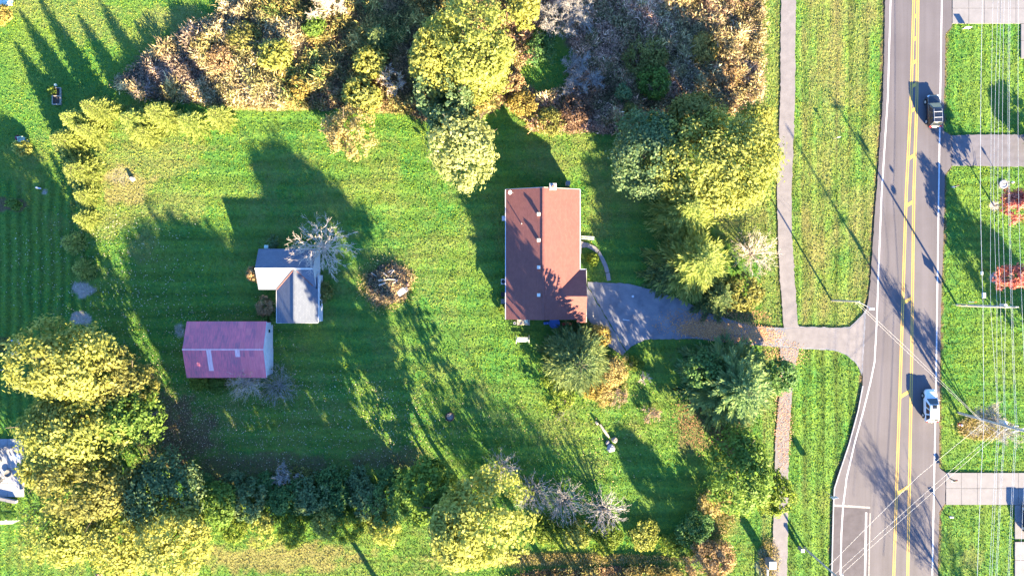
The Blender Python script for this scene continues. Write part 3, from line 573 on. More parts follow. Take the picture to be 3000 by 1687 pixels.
# ------------------------------------------------------------------ vehicles
def car(name, label, loc, rz, pm, rails=False, sunroof=False, L=4.75):
    t = thing(name, label, 'car', loc); t.rotation_euler = (0, 0, rz); ORG[t.name] = np.zeros(3)
    k = L / 4.7
    st = [(-2.36, .66, .46, .84), (-2.33, .80, .38, .96), (-2.15, .90, .28, 1.06), (-1.75, .94, .25, 1.07), (-1.2, .95, .24, 1.06), (0, .955, .24, 1.04), (1.0, .95, .24, 1.02), (1.6, .93, .25, .98), (2.05, .87, .28, .90), (2.26, .76, .34, .80), (2.35, .60, .42, .68)]
    V = []; F = []; n = 14
    for y, wd, zb, zt in st:
        zm = (zb + zt) / 2
        half = [(.0, zb), (.80 * wd, zb), (.96 * wd, zb + .10), (wd, zm - .05), (.985 * wd, zm + .12), (.93 * wd, zt - .07), (.80 * wd, zt)]
        ring = [(x, z) for x, z in half[1:]] + [(-x, z) for x, z in half[1:][::-1]]
        ring = [(0, zb)] + ring[:6] + [(0, zt + .025)] + ring[6:]
        for x, z in ring: V.append((x, y * k, z))
    n = 14
    for s in range(len(st) - 1):
        F += [(s * n + i, s * n + (i + 1) % n, (s + 1) * n + (i + 1) % n, (s + 1) * n + i) for i in range(n)]
    F += [tuple(range(n)), tuple(range(len(st) * n - 1, (len(st) - 1) * n - 1, -1))]
    F = [f[::-1] for f in F]
    b = MB().add(V, F).build('body', pm, t, smooth=True); b.modifiers.new('s', 'SUBSURF').render_levels = 1
    # cabin
    bz, tz = .98, 1.64; A = [(-.87, 1.12), (.87, 1.12), (.89, -2.2), (-.89, -2.2)]; B = [(-.66, .28), (.66, .28), (.68, -1.78), (-.68, -1.78)]
    low = [Vector((x, y * k, bz)) for x, y in A]; top = [Vector((x, y * k, tz)) for x, y in B]
    mid = [Vector((x * .9, (y - .1 if y > 0 else y + .12) * k, tz + .05)) for x, y in B]
    cab = MB().add(low + top + mid, [(0, 1, 5, 4), (1, 2, 6, 5), (2, 3, 7, 6), (3, 0, 4, 7), (4, 5, 9, 8), (5, 6, 10, 9), (6, 7, 11, 10), (7, 4, 8, 11), (8, 9, 10, 11)])
    cb = cab.build('cabin', pm, t, bevel=.05, smooth=True)
    def pane(q, ins, nm, off=.025):
        c = sum(q, Vector()) / 4; nrm = (q[1] - q[0]).cross(q[3] - q[0]).normalized()
        if nrm.dot(c - Vector((0, -.4, 1.1))) < 0: nrm = -nrm
        MB().add([c + (p - c) * ins + nrm * off for p in q] + [c + (p - c) * ins for p in q], [(0, 1, 2, 3), (0, 4, 5, 1), (1, 5, 6, 2), (2, 6, 7, 3), (3, 7, 4, 0)]).build(nm, M['glass'], cb)
    pane([low[0], low[1], top[1], top[0]], .88, 'windscreen'); pane([low[2], low[3], top[3], top[2]], .84, 'rear_window')
    for s in (0, 1):
        a, bq, c, d = (low[3], low[0], top[0], top[3]) if s == 0 else (low[2], low[1], top[1], top[2])
        for u0, u1 in ((.05, .30), (.33, .61), (.64, .90)):
            q = [a.lerp(bq, u0), a.lerp(bq, u1), d.lerp(c, u1), d.lerp(c, u0)]; pane(q, .86, 'side_window')
    for sx in (-1, 1):
        for wy in (1.42, -1.42):
            wh = MB(); y = wy * k
            wh.tube((sx * .72, y, .35), (sx * .975, y, .35), .35, n=20); w_ = wh.build('wheel', M['rubber'], t)
            MB().tube((sx * .97, y, .35), (sx * .99, y, .35), .22, .20, n=14).build('rim', M['metal'], w_)
            ar = MB().tube((sx * .90, y, .37), (sx * .958, y, .37), .42, n=20).build('wheel_arch', M['black'], t)
        MB().box((sx * .68, 2.16 * k, .76), (.36, .22, .12), rz=-sx * .35).build('headlight', M['lamp_clear'], t)
        MB().box((sx * .74, -2.26 * k, .92), (.30, .14, .20), rz=sx * .25).build('taillight', M['lamp_red'], t)
        MB().box((sx * 1.02, .85 * k, 1.07), (.22, .10, .14)).build('mirror', pm, t, bevel=.03)
    MB().box((0, 2.3 * k, .55), (1.0, .10, .20)).build('grille', M['black'], t)
    MB().box((0, -2.37 * k, .72), (.52, .03, .14)).build('number_plate', M['white'], t)
    if sunroof: MB().box((0, .0, tz + .055), (.66, .55, .015)).build('sunroof', M['glass'], t)
    if rails:
        for sx in (-1, 1): MB().tube((sx * .58, .1, tz + .10), (sx * .58, -1.7, tz + .10), .025, n=6).build('roof_rail', M['metal'], t)
        for y in (-.35, -1.15): MB().box((0, y, tz + .12), (1.2, .09, .03)).build('crossbar', M['metal'], t)
    return t
car('car', 'white car with dark sunroof driving up the right lane', (60.92, -17.1, 0.02), 0.02, M['car_white'], sunroof=True)
car('car', 'black car with roof rack and crossbars on the road', (61.35, 25.7, 0.02), 0.05, M['car_black'], rails=True)
car('car', 'dark navy car parked at the right edge of the slab driveway', (75.55, -33.6, 0.04), 0.0, M['car_navy'])
# ------------------------------------------------------------------ vegetation
def quads(cen, nrm, a, b, g, shape='diamond'):
    """leaf-sized faces: centre, facing, half length, half width (arrays)"""
    n = len(cen); r = g.normal(size=(n, 3)); u = np.cross(nrm, r); u /= np.linalg.norm(u, axis=1, keepdims=True) + 1e-9
    v = np.cross(nrm, u); v /= np.linalg.norm(v, axis=1, keepdims=True) + 1e-9
    a = np.broadcast_to(a, (n,))[:, None]; b = np.broadcast_to(b, (n,))[:, None]
    V = np.stack([cen - u * a, cen - v * b, cen + u * a, cen + v * b], 1).reshape(-1, 3)
    return V, np.arange(4 * n).reshape(n, 4)
def axis_quads(base, dirn, ln, wd, g):
    """blades: base point, direction, length, half width"""
    n = len(base); d = dirn / (np.linalg.norm(dirn, axis=1, keepdims=True) + 1e-9)
    s = np.cross(d, g.normal(size=(n, 3))); s /= np.linalg.norm(s, axis=1, keepdims=True) + 1e-9
    ln = np.broadcast_to(ln, (n,))[:, None]; wd = np.broadcast_to(wd, (n,))[:, None]
    m = base + d * ln * .5
    V = np.stack([base, m - s * wd, base + d * ln, m + s * wd], 1).reshape(-1, 3)
    return V, np.arange(4 * n).reshape(n, 4)
LEAF = {
 'lime': ((.045, .062, .016), (.125, .140, .032), (.24, .235, .078)),
 'yellow': ((.055, .062, .014), (.142, .150, .034), (.28, .265, .088)),
 'gold': ((.070, .056, .016), (.19, .150, .040), (.36, .27, .095)),
 'pale': ((.055, .080, .030), (.145, .165, .060), (.32, .31, .14)),
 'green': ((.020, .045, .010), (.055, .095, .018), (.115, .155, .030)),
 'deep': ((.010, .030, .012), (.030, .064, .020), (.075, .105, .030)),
 'teal': ((.016, .036, .018), (.046, .075, .033), (.13, .145, .062)),
 'olive': ((.035, .038, .012), (.085, .088, .024), (.165, .15, .045)),
 'cream': ((.11, .09, .04), (.27, .22, .085), (.46, .38, .19)),
 'tan': ((.085, .055, .030), (.21, .145, .075), (.38, .28, .16)),
 'orange': ((.11, .045, .012), (.28, .125, .025), (.45, .24, .06)),
 'red': ((.075, .020, .020), (.20, .062, .050), (.34, .17, .12)),
 'brown': ((.040, .024, .016), (.095, .060, .040), (.18, .12, .08)),
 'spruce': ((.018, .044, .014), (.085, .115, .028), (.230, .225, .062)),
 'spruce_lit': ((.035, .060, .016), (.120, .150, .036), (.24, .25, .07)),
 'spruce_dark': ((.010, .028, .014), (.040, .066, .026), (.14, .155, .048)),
 'fir': ((.014, .042, .020), (.050, .088, .036), (.15, .175, .06)),
 'grass': ((.030, .060, .010), (.085, .125, .018), (.17, .19, .035)),
 'lilac': ((.045, .040, .040), (.10, .095, .09), (.19, .18, .165)),
}
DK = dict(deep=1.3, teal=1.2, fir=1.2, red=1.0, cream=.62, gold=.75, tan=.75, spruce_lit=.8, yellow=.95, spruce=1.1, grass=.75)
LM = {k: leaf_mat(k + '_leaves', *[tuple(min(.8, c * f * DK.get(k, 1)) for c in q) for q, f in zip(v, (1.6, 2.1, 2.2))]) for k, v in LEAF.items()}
def trunk_mesh(base, zc, r, g, limbs=7, spread=.75, tr=None):
    mb = MB(); tr = tr or max(.10, r * .045); top = np.array([base[0], base[1], zc])
    p = np.array([base[0], base[1], -.15]); k = 4; prev = p; pr = tr * 1.25
    for i in range(1, k + 1):
        q = p + (top - p) * i / k + np.array([g.normal(0, .06 * r * .3), g.normal(0, .06 * r * .3), 0]); rr = tr * (1.15 - .8 * i / k)
        mb.tube(prev, q, pr, rr, n=7, caps=False); prev = q; pr = rr
    for i in range(limbs):
        a = 6.283 * (i + g.random() * .6) / limbs; z0 = zc * (.45 + .4 * g.random()); z1 = z0 + r * (.25 + .4 * g.random())
        s = np.array([base[0], base[1], z0]); e = np.array([base[0] + math.cos(a) * r * spread, base[1] + math.sin(a) * r * spread, z1]); m = (s + e) / 2 + np.array([0, 0, -.08 * r])
        mb.tube(s, m, tr * .5, tr * .32, n=5, caps=False); mb.tube(m, e, tr * .32, tr * .1, n=5, caps=False)
    return mb
def crown(cen, r, rz, g, leaf=.24, dens=1.0, squash=.25, gap=.0, shape='round'):
    leaf = leaf * .94 if leaf < .4 else leaf
    nc = int(np.clip(44 * r * (.6 + .4 * dens), 26, 460)); lobes = [(g.normal(size=3), g.uniform(.10, .30)) for _ in range(7)]
    d = g.normal(size=(nc, 3)); d[:, 2] = np.abs(d[:, 2]) * np.where(g.random(nc) < .72, 1, -1); d /= np.linalg.norm(d, axis=1, keepdims=True)
    R = np.ones(nc)
    for ax, am in lobes:
        ax = ax / np.linalg.norm(ax); R += am * np.clip((d @ ax - .45) * 2, -.35, 1)
    R *= .86
    f = np.where(g.random(nc) < .16, g.uniform(.4, .75, nc), g.uniform(.86, 1.02, nc))
    cc = d * (R * f)[:, None] * np.array([r, r, rz])
    if shape == 'oval': cc[:, :2] *= (1 - .35 * np.clip(cc[:, 2:] / rz, -.3, 1))
    cr = r * g.uniform(.09, .19, nc) * (1 if r > 3 else 1.25) + .12
    ntot = int(np.clip(dens * 225 * r * (r + rz) * .5 * (.24 / leaf) ** 2, 260, 18000)); w_ = cr ** 2; w_ /= w_.sum()
    ci = g.choice(nc, ntot, p=w_)
    ld = g.normal(size=(ntot, 3)); ld[:, 2] += .35; ld /= np.linalg.norm(ld, axis=1, keepdims=True)
    lp = cc[ci] + ld * (cr[ci] * g.uniform(.35, 1.05, ntot))[:, None] * np.array([1, 1, .75])
    nr = ld * .9 + d[ci] * .5 + g.normal(size=(ntot, 3)) * .55; nr /= np.linalg.norm(nr, axis=1, keepdims=True)
    a = leaf * g.uniform(.45, 1.4, ntot); V, F = quads(lp + np.array(cen), nr, a, a * g.uniform(.5, .8, ntot), g)
    clump_t = g.random(nc); t = np.clip(.55 * clump_t[ci] + .45 * g.random(ntot), 0, 1)
    return V, F, np.repeat(t, 4)
ti = [100]
def tree(cx, cy, rp, h, pal, label, name='tree', cat='tree', group=None, leaf=.24, dens=1.0, rzf=None, zf=None, base=None, shape='round', bark='bark', bare_low=None):
    g = np.random.default_rng(ti[0]); ti[0] += 1
    r0 = rp * S; rz = min(r0 * .95, h * .44) if rzf is None else rzf * h
    zc = (h - rz) if zf is None else zf * h
    r = 1.1 * r0 * (H - zc) / H; c = P(cx, cy, zc)
    b = np.array([c[0], c[1], 0.0]) if base is None else np.array([*px2(*base), 0.0])
    t = thing(name, label, cat, b, group)
    trunk_mesh((b[0], b[1]), zc, r, g, tr=min(.38, max(.10, r * .045))).build('trunk', M[bark], t)
    V, F, tt = crown((b[0], b[1], zc), r, rz, g, leaf, dens, shape=shape)
    V[:, 2] = np.maximum(V[:, 2], .06)
    npobj('crown', V, F, LM[pal], t, {'tint': ('FLOAT', tt)}); return t
def shrub(cx, cy, rp, h, pal, label, group=None, leaf=.16, dens=1.1, name='shrub', cat='shrub'):
    g = np.random.default_rng(ti[0]); ti[0] += 1
    zc = h * .5; r = rp * S * (H - zc) / H; c = P(cx, cy, zc); t = thing(name, label, cat, (c[0], c[1], 0), group)
    mb = MB()
    for i in range(7):
        a = 6.283 * (i + g.random()) / 7; mb.tube((c[0], c[1], -.05), (c[0] + math.cos(a) * r * .6, c[1] + math.sin(a) * r * .6, h * .7), .035, .012, n=4, caps=False)
    mb.build('stems', M['bark'], t)
    V, F, tt = crown((c[0], c[1], h * .48), r, h * .52, g, leaf, dens); V[:, 2] = np.maximum(V[:, 2], .04)
    npobj('foliage', V, F, LM[pal], t, {'tint': ('FLOAT', tt)}); return t
def spruce(cx, cy, rp, h, pal, label, group=None, dens=1.0, droop=.22, name='spruce_tree', cat='tree', prof=.85, leafw=1.0, star=0):
    g = np.random.default_rng(ti[0]); ti[0] += 1
    zc = h * .42; r = rp * S * (H - zc) / H; c = P(cx, cy, zc); t = thing(name, label, cat, (c[0], c[1], 0), group)
    MB().tube((c[0], c[1], -.1), (c[0], c[1], h * .97), max(.08, h * .016), .02, n=7).build('trunk', M['bark'], t)
    B = []; D = []; L = []; W = []; T = []
    nw = int(14 + h * 1.3); br = MB()
    for i in range(nw):
        f = i / (nw - 1); z = h * (.06 + .89 * f); ln = r * (1 - f) ** prof * 1.02 + .12; nb = star or int(7 + 5 * (1 - f))
        for j in range(nb):
            a = 6.283 * (j + (.5 * (i % 2) + g.uniform(-.3, .3) if not star else g.uniform(-.16, .16) + .5 * (i // 4 % 2))) / nb; le = ln * g.uniform(.62, 1.12); out = np.array([math.cos(a), math.sin(a), 0]); side = np.array([-math.sin(a), math.cos(a), 0])
            s = np.array([c[0], c[1], z]); dz = -droop * le * (1 - f) + .25 * le * f
            if j % 2 == 0: br.tube(s, s + out * le * .8 + np.array([0, 0, dz * .6]), .03, .01, n=3, caps=False)
            k = max(3, int(le * 6 * dens)); q = np.linspace(.12, 1, k) + g.uniform(-.04, .04, k)
            tb = g.random()
            for u in q:
                pos = s + out * le * u + np.array([0, 0, dz * u * u])
                for sg in (-1, 1):
                    dd = out * g.uniform(.55, 1.0) + side * sg * g.uniform(.5, 1.0) * (1.1 - u * .6) + np.array([0, 0, g.uniform(-.25, .22)])
                    B.append(pos); D.append(dd); L.append(le * g.uniform(.16, .30) * (1.15 - .5 * u) + .13); W.append(g.uniform(.045, .085) * leafw); T.append(np.clip(.05 + .70 * u + .25 * (tb - .5) + g.normal(0, .12), 0, 1))  # tint darkens towards the trunk: shade between branches put into the colour
    br.build('branches', M['bark'], t)
    V, F = axis_quads(np.array(B), np.array(D), np.array(L), np.array(W), g); V[:, 2] = np.maximum(V[:, 2], .05)
    npobj('crown', V, F, LM[pal], t, {'tint': ('FLOAT', np.repeat(T, 4))}); return t
def bare(cx, cy, rp, h, label, bark='bark_grey', group=None, stems=5, lev=4, name='bare_tree', cat='tree', zc=.55, twig=1.0, up=.5, leaves=None, nleaf=0, base=None, thick=1.0):
    g = np.random.default_rng(ti[0]); ti[0] += 1
    z_ = h * zc; r = rp * S * (H - z_) / H; c = P(cx, cy, z_) if base is None else np.array([*px2(*base), 0]); t = thing(name, label, cat, (c[0], c[1], 0), group)
    segs = []
    def grow(p, d, ln, rad, lv):
        k = 3; q = p
        for i in range(k):
            d = d + g.normal(0, .16, 3) + np.array([0, 0, .05]); d = d / np.linalg.norm(d); e = q + d * ln / k
            r0 = rad * (1 - .45 * i / k); r1 = rad * (1 - .45 * (i + 1) / k); segs.append((q, e, r0, r1, lv)); q = e
            if lv > 0 and i > 0 or (lv > 0 and i == 0 and lv < lev):
                for _ in range(2 if lv > 1 else int(2 * twig)):
                    nd = d * .75 + g.normal(0, .55, 3); nd[2] += .12; nd /= np.linalg.norm(nd); grow(q, nd, ln * g.uniform(.42, .62), r1 * .62, lv - 1)
    b0 = np.array([c[0], c[1], -.05]); R0 = math.hypot(r, h)
    for i in range(stems):
        a = 6.283 * (i + g.uniform(-.3, .3)) / stems; sp = g.uniform(.5, 1.0) * r / h * (1 - up * .3)
        d = np.array([math.cos(a) * sp, math.sin(a) * sp, 1.0]); d /= np.linalg.norm(d)
        grow(b0 + np.array([math.cos(a), math.sin(a), 0]) * .05 * r, d, h * .62, max(.035, h * .013) * thick, lev)
    A = np.array([s[0] for s in segs]); E = np.array([s[1] for s in segs]); r0 = np.maximum(np.array([s[2] for s in segs]), .014 * thick); r1 = np.maximum(np.array([s[3] for s in segs]), .010 * thick)
    # fit the crown to its radius and height
    allp = np.concatenate([A, E]); kr = np.percentile(np.hypot(allp[:, 0] - c[0], allp[:, 1] - c[1]), 97); kz = np.percentile(allp[:, 2], 99)
    sc_ = np.array([r / kr, r / kr, h / kz]); o = np.array([c[0], c[1], 0]); A = o + (A - o) * sc_; E = o + (E - o) * sc_
    d = E - A; d /= np.linalg.norm(d, axis=1, keepdims=True) + 1e-9; u = np.cross(d, np.array([.3, .5, .81])); u /= np.linalg.norm(u, axis=1, keepdims=True) + 1e-9; v = np.cross(d, u); n = len(A); V = []
    for pt, rr in ((A, r0), (E, r1)):
        for k in range(3):
            th = 6.283 * k / 3; V.append(pt + (u * math.cos(th) + v * math.sin(th)) * rr[:, None])
    V = np.stack(V, 1).reshape(-1, 3); b = np.arange(n)[:, None] * 6
    F = np.concatenate([b + np.array([[0, 1, 4, 3]]), b + np.array([[1, 2, 5, 4]]), b + np.array([[2, 0, 3, 5]])])
    lv = np.array([s[4] for s in segs]); big = lv >= lev - 1
    def pick(mask, nm):
        ids = np.where(mask)[0]
        if len(ids) == 0: return
        f = np.concatenate([F[ids], F[ids + n], F[ids + 2 * n]]); used, inv = np.unique(f, return_inverse=True); npobj(nm, V[used], inv.reshape(f.shape), M[bark], t)
    pick(big, 'trunk'); pick(~big, 'twigs')
    if nleaf:
        e = E[~big]; ids = g.choice(len(e), nleaf); nr = g.normal(size=(nleaf, 3)); nr /= np.linalg.norm(nr, axis=1, keepdims=True)
        V2, F2 = quads(e[ids] + g.normal(0, .15, (nleaf, 3)), nr, .12 * g.uniform(.6, 1.3, nleaf), .07, g); V2[:, 2] = np.maximum(V2[:, 2], .05); npobj('leaves', V2, F2, LM[leaves], t, {'tint': ('FLOAT', np.repeat(g.random(nleaf), 4))})
    return t
def fountain(cx, cy, rp, h, label, bark='bark_grey', group=None, n=60, side=4, rad=.05, zc=.5, name='bare_tree', cat='tree', trunk=0.0, leaves=None, nleaf=0, sub=0):
    """bare bush: branches that leave one foot and spread to a rounded dome"""
    g = np.random.default_rng(ti[0]); ti[0] += 1
    z_ = h * zc; r = rp * S * (H - z_) / H; c = P(cx, cy, z_); t = thing(name, label, cat, (c[0], c[1], 0), group)
    foot = np.array([c[0], c[1], -.05]); fork = np.array([c[0], c[1], trunk * h]); A = []; E = []; R0 = []; R1 = []; big = []
    def seg(a, b, ra, rb, bg_): A.append(a); E.append(b); R0.append(ra); R1.append(rb); big.append(bg_)
    if trunk: seg(foot, fork, rad * 3.2, rad * 2.4, True)
    tips = []
    for i in range(n):
        ph = 6.283 * i * .618 + g.normal(0, .15); el = math.asin(np.clip((i + .5) / n * .98 + g.normal(0, .03), .02, 1)); L = g.uniform(.82, 1.08)
        end = np.array([c[0] + r * math.cos(el) * math.cos(ph) * L, c[1] + r * math.cos(el) * math.sin(ph) * L, trunk * h * .8 + max(.15, (h - trunk * h * .8) * math.sin(el) * L + .18 * h * math.cos(el))]); p = fork if trunk else foot; d = end - p; k = 5; q = p
        bend = g.normal(0, .07, 3) * np.linalg.norm(d)
        for j in range(1, k + 1):
            f = j / k; e = p + d * f + bend * math.sin(f * 3.14) + g.normal(0, .02, 3) * np.linalg.norm(d); e[2] += .12 * h * math.sin(f * 3.14); ra = rad * (1.15 - .9 * (j - 1) / k); rb = rad * (1.15 - .9 * f); seg(q, e, ra, rb, j < 3)
            if j >= 2:
                for _ in range(side if j > 2 else max(1, side // 2)):
                    sd = (e - q) / (np.linalg.norm(e - q) + 1e-9) * .9 + g.normal(0, .55, 3); sd /= np.linalg.norm(sd); ln = r * g.uniform(.12, .26); m2 = e + sd * ln * .5; e2 = m2 + (sd + g.normal(0, .25, 3)) * ln * .5; seg(e, m2, rb * .75, rb * .5 + .008, False); seg(m2, e2, rb * .5 + .008, .012, False); tips.append(e2)
                    for _ in range(sub):
                        s3 = sd + g.normal(0, .6, 3); seg(m2, m2 + s3 / np.linalg.norm(s3) * ln * .45, rb * .4 + .006, .01, False)
            q = e
        tips.append(q)
    A = np.array(A); E = np.array(E); A[:, 2] = np.maximum(A[:, 2], -.05); E[:, 2] = np.maximum(E[:, 2], .03); r0 = np.array(R0); r1 = np.array(R1); big = np.array(big); m = len(A)
    d = E - A; d /= np.linalg.norm(d, axis=1, keepdims=True) + 1e-9; u = np.cross(d, np.array([.3, .5, .81])); u /= np.linalg.norm(u, axis=1, keepdims=True) + 1e-9; v = np.cross(d, u); V = []
    for pt, rr in ((A, r0), (E, r1)):
        for k in range(3): V.append(pt + (u * math.cos(2.094 * k) + v * math.sin(2.094 * k)) * rr[:, None])
    V = np.stack(V, 1).reshape(-1, 3); bs = np.arange(m)[:, None] * 6; F = np.stack([bs + np.array([[0, 1, 4, 3]]), bs + np.array([[1, 2, 5, 4]]), bs + np.array([[2, 0, 3, 5]])], 1)
    for mask, nm in ((big, 'trunk'), (~big, 'twigs')):
        f = F[mask].reshape(-1, 4); used, inv = np.unique(f, return_inverse=True); npobj(nm, V[used], inv.reshape(f.shape), M[bark], t)
    if nleaf:
        e = np.array(tips)[g.integers(0, len(tips), nleaf)]; nr = g.normal(size=(nleaf, 3)); nr /= np.linalg.norm(nr, axis=1, keepdims=True); V2, F2 = quads(e + g.normal(0, .15, (nleaf, 3)), nr, .12 * g.uniform(.6, 1.3, nleaf), .07, g); V2[:, 2] = np.maximum(V2[:, 2], .05); npobj('leaves', V2, F2, LM[leaves], t, {'tint': ('FLOAT', np.repeat(g.random(nleaf), 4))})
    return t
# --- big broadleaf trees
tree(1408, 185, 138, 13, 'lime', 'large lime-green round tree above the meadow, at its middle')
tree(1268, 165, 104, 11, 'yellow', 'yellow-tan tree at the left of the large lime tree')
tree(1370, 425, 122, 10.5, 'pale', 'pale green leafy tree on the lawn above the brown house', leaf=.27)
tree(1318, 318, 100, 8.5, 'teal', 'dark teal shaded tree just above the pale green tree')
tree(2105, 505, 175, 15, 'lime', 'largest yellow-lime tree standing beside the footpath', dens=1.0)
tree(1915, 430, 135, 12, 'teal', 'grey-green tree at the left of the largest lime tree', leaf=.23)
tree(2040, 340, 110, 9.5, 'olive', 'olive tree at the meadow edge above the largest lime tree')
tree(2200, 385, 82, 9, 'yellow', 'yellow-green tree touching the footpath above the largest lime tree')
tree(2172, 872, 66, 5.0, 'olive', 'olive-green bushy tree hanging over the driveway', rzf=.46)
spruce(2150, 1132, 132, 13.5, 'fir', 'blue-green broad conifer beside the path below the driveway', dens=.9, leafw=1.9, star=13, prof=.6)
tree(2065, 1085, 62, 9, 'deep', 'dark green tree at the left of the path-side conifer')
tree(2285, 1100, 56, 6, 'deep', 'dark tree overhanging the path just below the driveway')
tree(2175, 1370, 115, 13, 'green', 'bushy green tree over the path in the lower right')
tree(2255, 1455, 75, 7, 'grass', 'light green tree covering the path near the bottom')
tree(200, 1085, 140, 16, 'yellow', 'tall yellow tree at the left edge, upper of its pair', leaf=.27)
tree(195, 1240, 165, 14, 'lime', 'broad yellow-lime tree beside the white patio', leaf=.27)
tree(365, 1120, 100, 12, 'olive', 'dull olive tree between the yellow tree and the barn')
tree(375, 1240, 85, 12, 'green', 'green tree at the right of the broad yellow-lime tree')
tree(140, 1375, 95, 10, 'yellow', 'yellow tree just below the white patio')
tree(300, 1440, 125, 13, 'olive', 'dark olive tree in the lower left grove')
tree(470, 1430, 118, 9.5, 'teal', 'mid green tree at the top right of the lower left grove')
tree(520, 1555, 120, 13, 'yellow', 'bright yellow-green tree at the right of the lower left grove')
tree(370, 1585, 120, 9.5, 'yellow', 'yellow-green tree at the bottom middle of the lower left grove')
tree(215, 1560, 120, 9, 'lime', 'lime tree at the bottom left of the lower left grove')
tree(640, 1490, 80, 6, 'green', 'green tree where the lower left grove meets the hedge')
tree(1350, 1535, 150, 22.5, 'lime', 'tallest pale lime tree at the bottom middle', leaf=.27, rzf=.42, zf=.56, dens=1.5)
tree(1275, 1455, 95, 14, 'green', 'green tree at the upper left of the tallest lime tree', rzf=.47, zf=.52, dens=1.7)
hd = ['first', 'second', 'third', 'fourth', 'fifth', 'sixth']
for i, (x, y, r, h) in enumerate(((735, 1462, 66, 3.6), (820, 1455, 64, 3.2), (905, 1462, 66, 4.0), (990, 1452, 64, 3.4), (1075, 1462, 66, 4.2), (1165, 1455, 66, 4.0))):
    shrub(x, y, r, h, 'deep' if i % 2 else 'teal', 'dark green hedgerow bush, %s from the left in the shaded row' % hd[i], 'dark bushes of the bottom hedgerow', leaf=.19, dens=1.2)  # dark leaf palettes put the hedgerow's shade into the colour
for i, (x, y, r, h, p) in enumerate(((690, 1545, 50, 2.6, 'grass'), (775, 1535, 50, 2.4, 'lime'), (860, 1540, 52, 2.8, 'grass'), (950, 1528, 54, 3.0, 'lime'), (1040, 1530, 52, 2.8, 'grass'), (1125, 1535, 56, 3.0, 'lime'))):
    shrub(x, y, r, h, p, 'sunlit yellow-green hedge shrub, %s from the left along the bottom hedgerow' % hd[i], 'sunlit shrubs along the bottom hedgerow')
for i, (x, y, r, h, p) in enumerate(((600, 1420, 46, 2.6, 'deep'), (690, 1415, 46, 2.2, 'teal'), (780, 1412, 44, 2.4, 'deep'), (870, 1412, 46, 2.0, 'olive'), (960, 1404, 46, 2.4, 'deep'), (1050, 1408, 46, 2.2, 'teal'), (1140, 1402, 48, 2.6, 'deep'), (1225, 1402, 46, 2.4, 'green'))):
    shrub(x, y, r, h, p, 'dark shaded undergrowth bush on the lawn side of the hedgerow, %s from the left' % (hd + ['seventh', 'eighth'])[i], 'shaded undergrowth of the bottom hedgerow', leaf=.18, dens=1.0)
# --- red maples beside the right lawn
tree(2968, 597, 44, 7.2, 'red', 'red autumn maple above the other, in a pale mulch ring', leaf=.2, rzf=.34, zf=.62, base=(2914, 603), shape='oval')
tree(2968, 815, 44, 7.2, 'red', 'red autumn maple nearest the utility pole, in a mulch ring', leaf=.2, rzf=.34, zf=.62, base=(2914, 815), shape='oval')
# --- spruces round the back lawn
row = [(640, 340, 38, 6, 'spruce_lit', 'right end'), (557, 362, 42, 6.2, 'spruce', 'second from the right end'), (470, 335, 46, 7, 'spruce_lit', 'third from the right end'), (395, 358, 50, 6.5, 'spruce', 'fourth from the right end'), (425, 392, 38, 4.5, 'spruce_lit', 'in front of the row'), (285, 322, 46, 7, 'spruce_lit', 'at the corner, top'), (225, 355, 46, 6.8, 'spruce', 'at the corner, left'), (262, 385, 40, 5.5, 'spruce_lit', 'inside the corner'), (192, 415, 50, 6, 'spruce_lit', 'below the corner')]
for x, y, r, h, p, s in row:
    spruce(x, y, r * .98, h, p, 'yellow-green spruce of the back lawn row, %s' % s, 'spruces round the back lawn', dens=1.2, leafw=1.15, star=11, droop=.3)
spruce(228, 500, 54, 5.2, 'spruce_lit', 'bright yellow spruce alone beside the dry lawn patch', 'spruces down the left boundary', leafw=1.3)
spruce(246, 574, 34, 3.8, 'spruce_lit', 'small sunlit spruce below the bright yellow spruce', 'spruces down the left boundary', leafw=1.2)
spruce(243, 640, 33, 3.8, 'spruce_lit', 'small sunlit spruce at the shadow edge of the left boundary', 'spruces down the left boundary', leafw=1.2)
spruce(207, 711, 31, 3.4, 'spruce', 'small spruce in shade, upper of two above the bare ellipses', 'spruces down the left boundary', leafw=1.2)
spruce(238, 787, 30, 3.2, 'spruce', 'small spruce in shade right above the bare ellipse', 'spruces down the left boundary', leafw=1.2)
# --- conifers by the house
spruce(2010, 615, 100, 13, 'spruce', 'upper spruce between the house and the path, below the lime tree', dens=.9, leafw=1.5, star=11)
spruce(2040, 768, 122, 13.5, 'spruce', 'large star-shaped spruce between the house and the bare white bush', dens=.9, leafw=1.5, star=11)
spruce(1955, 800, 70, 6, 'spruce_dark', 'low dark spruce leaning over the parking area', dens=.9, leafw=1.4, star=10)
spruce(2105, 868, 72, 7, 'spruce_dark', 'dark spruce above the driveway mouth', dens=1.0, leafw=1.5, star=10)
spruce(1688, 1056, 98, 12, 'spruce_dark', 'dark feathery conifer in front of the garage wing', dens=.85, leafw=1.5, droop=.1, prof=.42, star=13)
shrub(1660, 1115, 70, 2.2, 'grass', 'yellow-green grassy shrub below the feathery conifer', dens=.9)
shrub(1745, 985, 48, 2.6, 'gold', 'golden shrub between the garage wing and the apron')
shrub(1795, 1085, 58, 2.2, 'cream', 'pale straw shrub beside the end of the apron', dens=1.2, leaf=.13)
shrub(1770, 1150, 40, 1.0, 'cream', 'low straw clump between the straw shrub and dry twiggy bush', leaf=.11)
shrub(1730, 1130, 44, 1.2, 'gold', 'golden grassy clump at the right foot of the feathery conifer', leaf=.12)
shrub(1610, 1040, 34, 1.0, 'grass', 'low green clump at the left foot of the feathery conifer', leaf=.13)
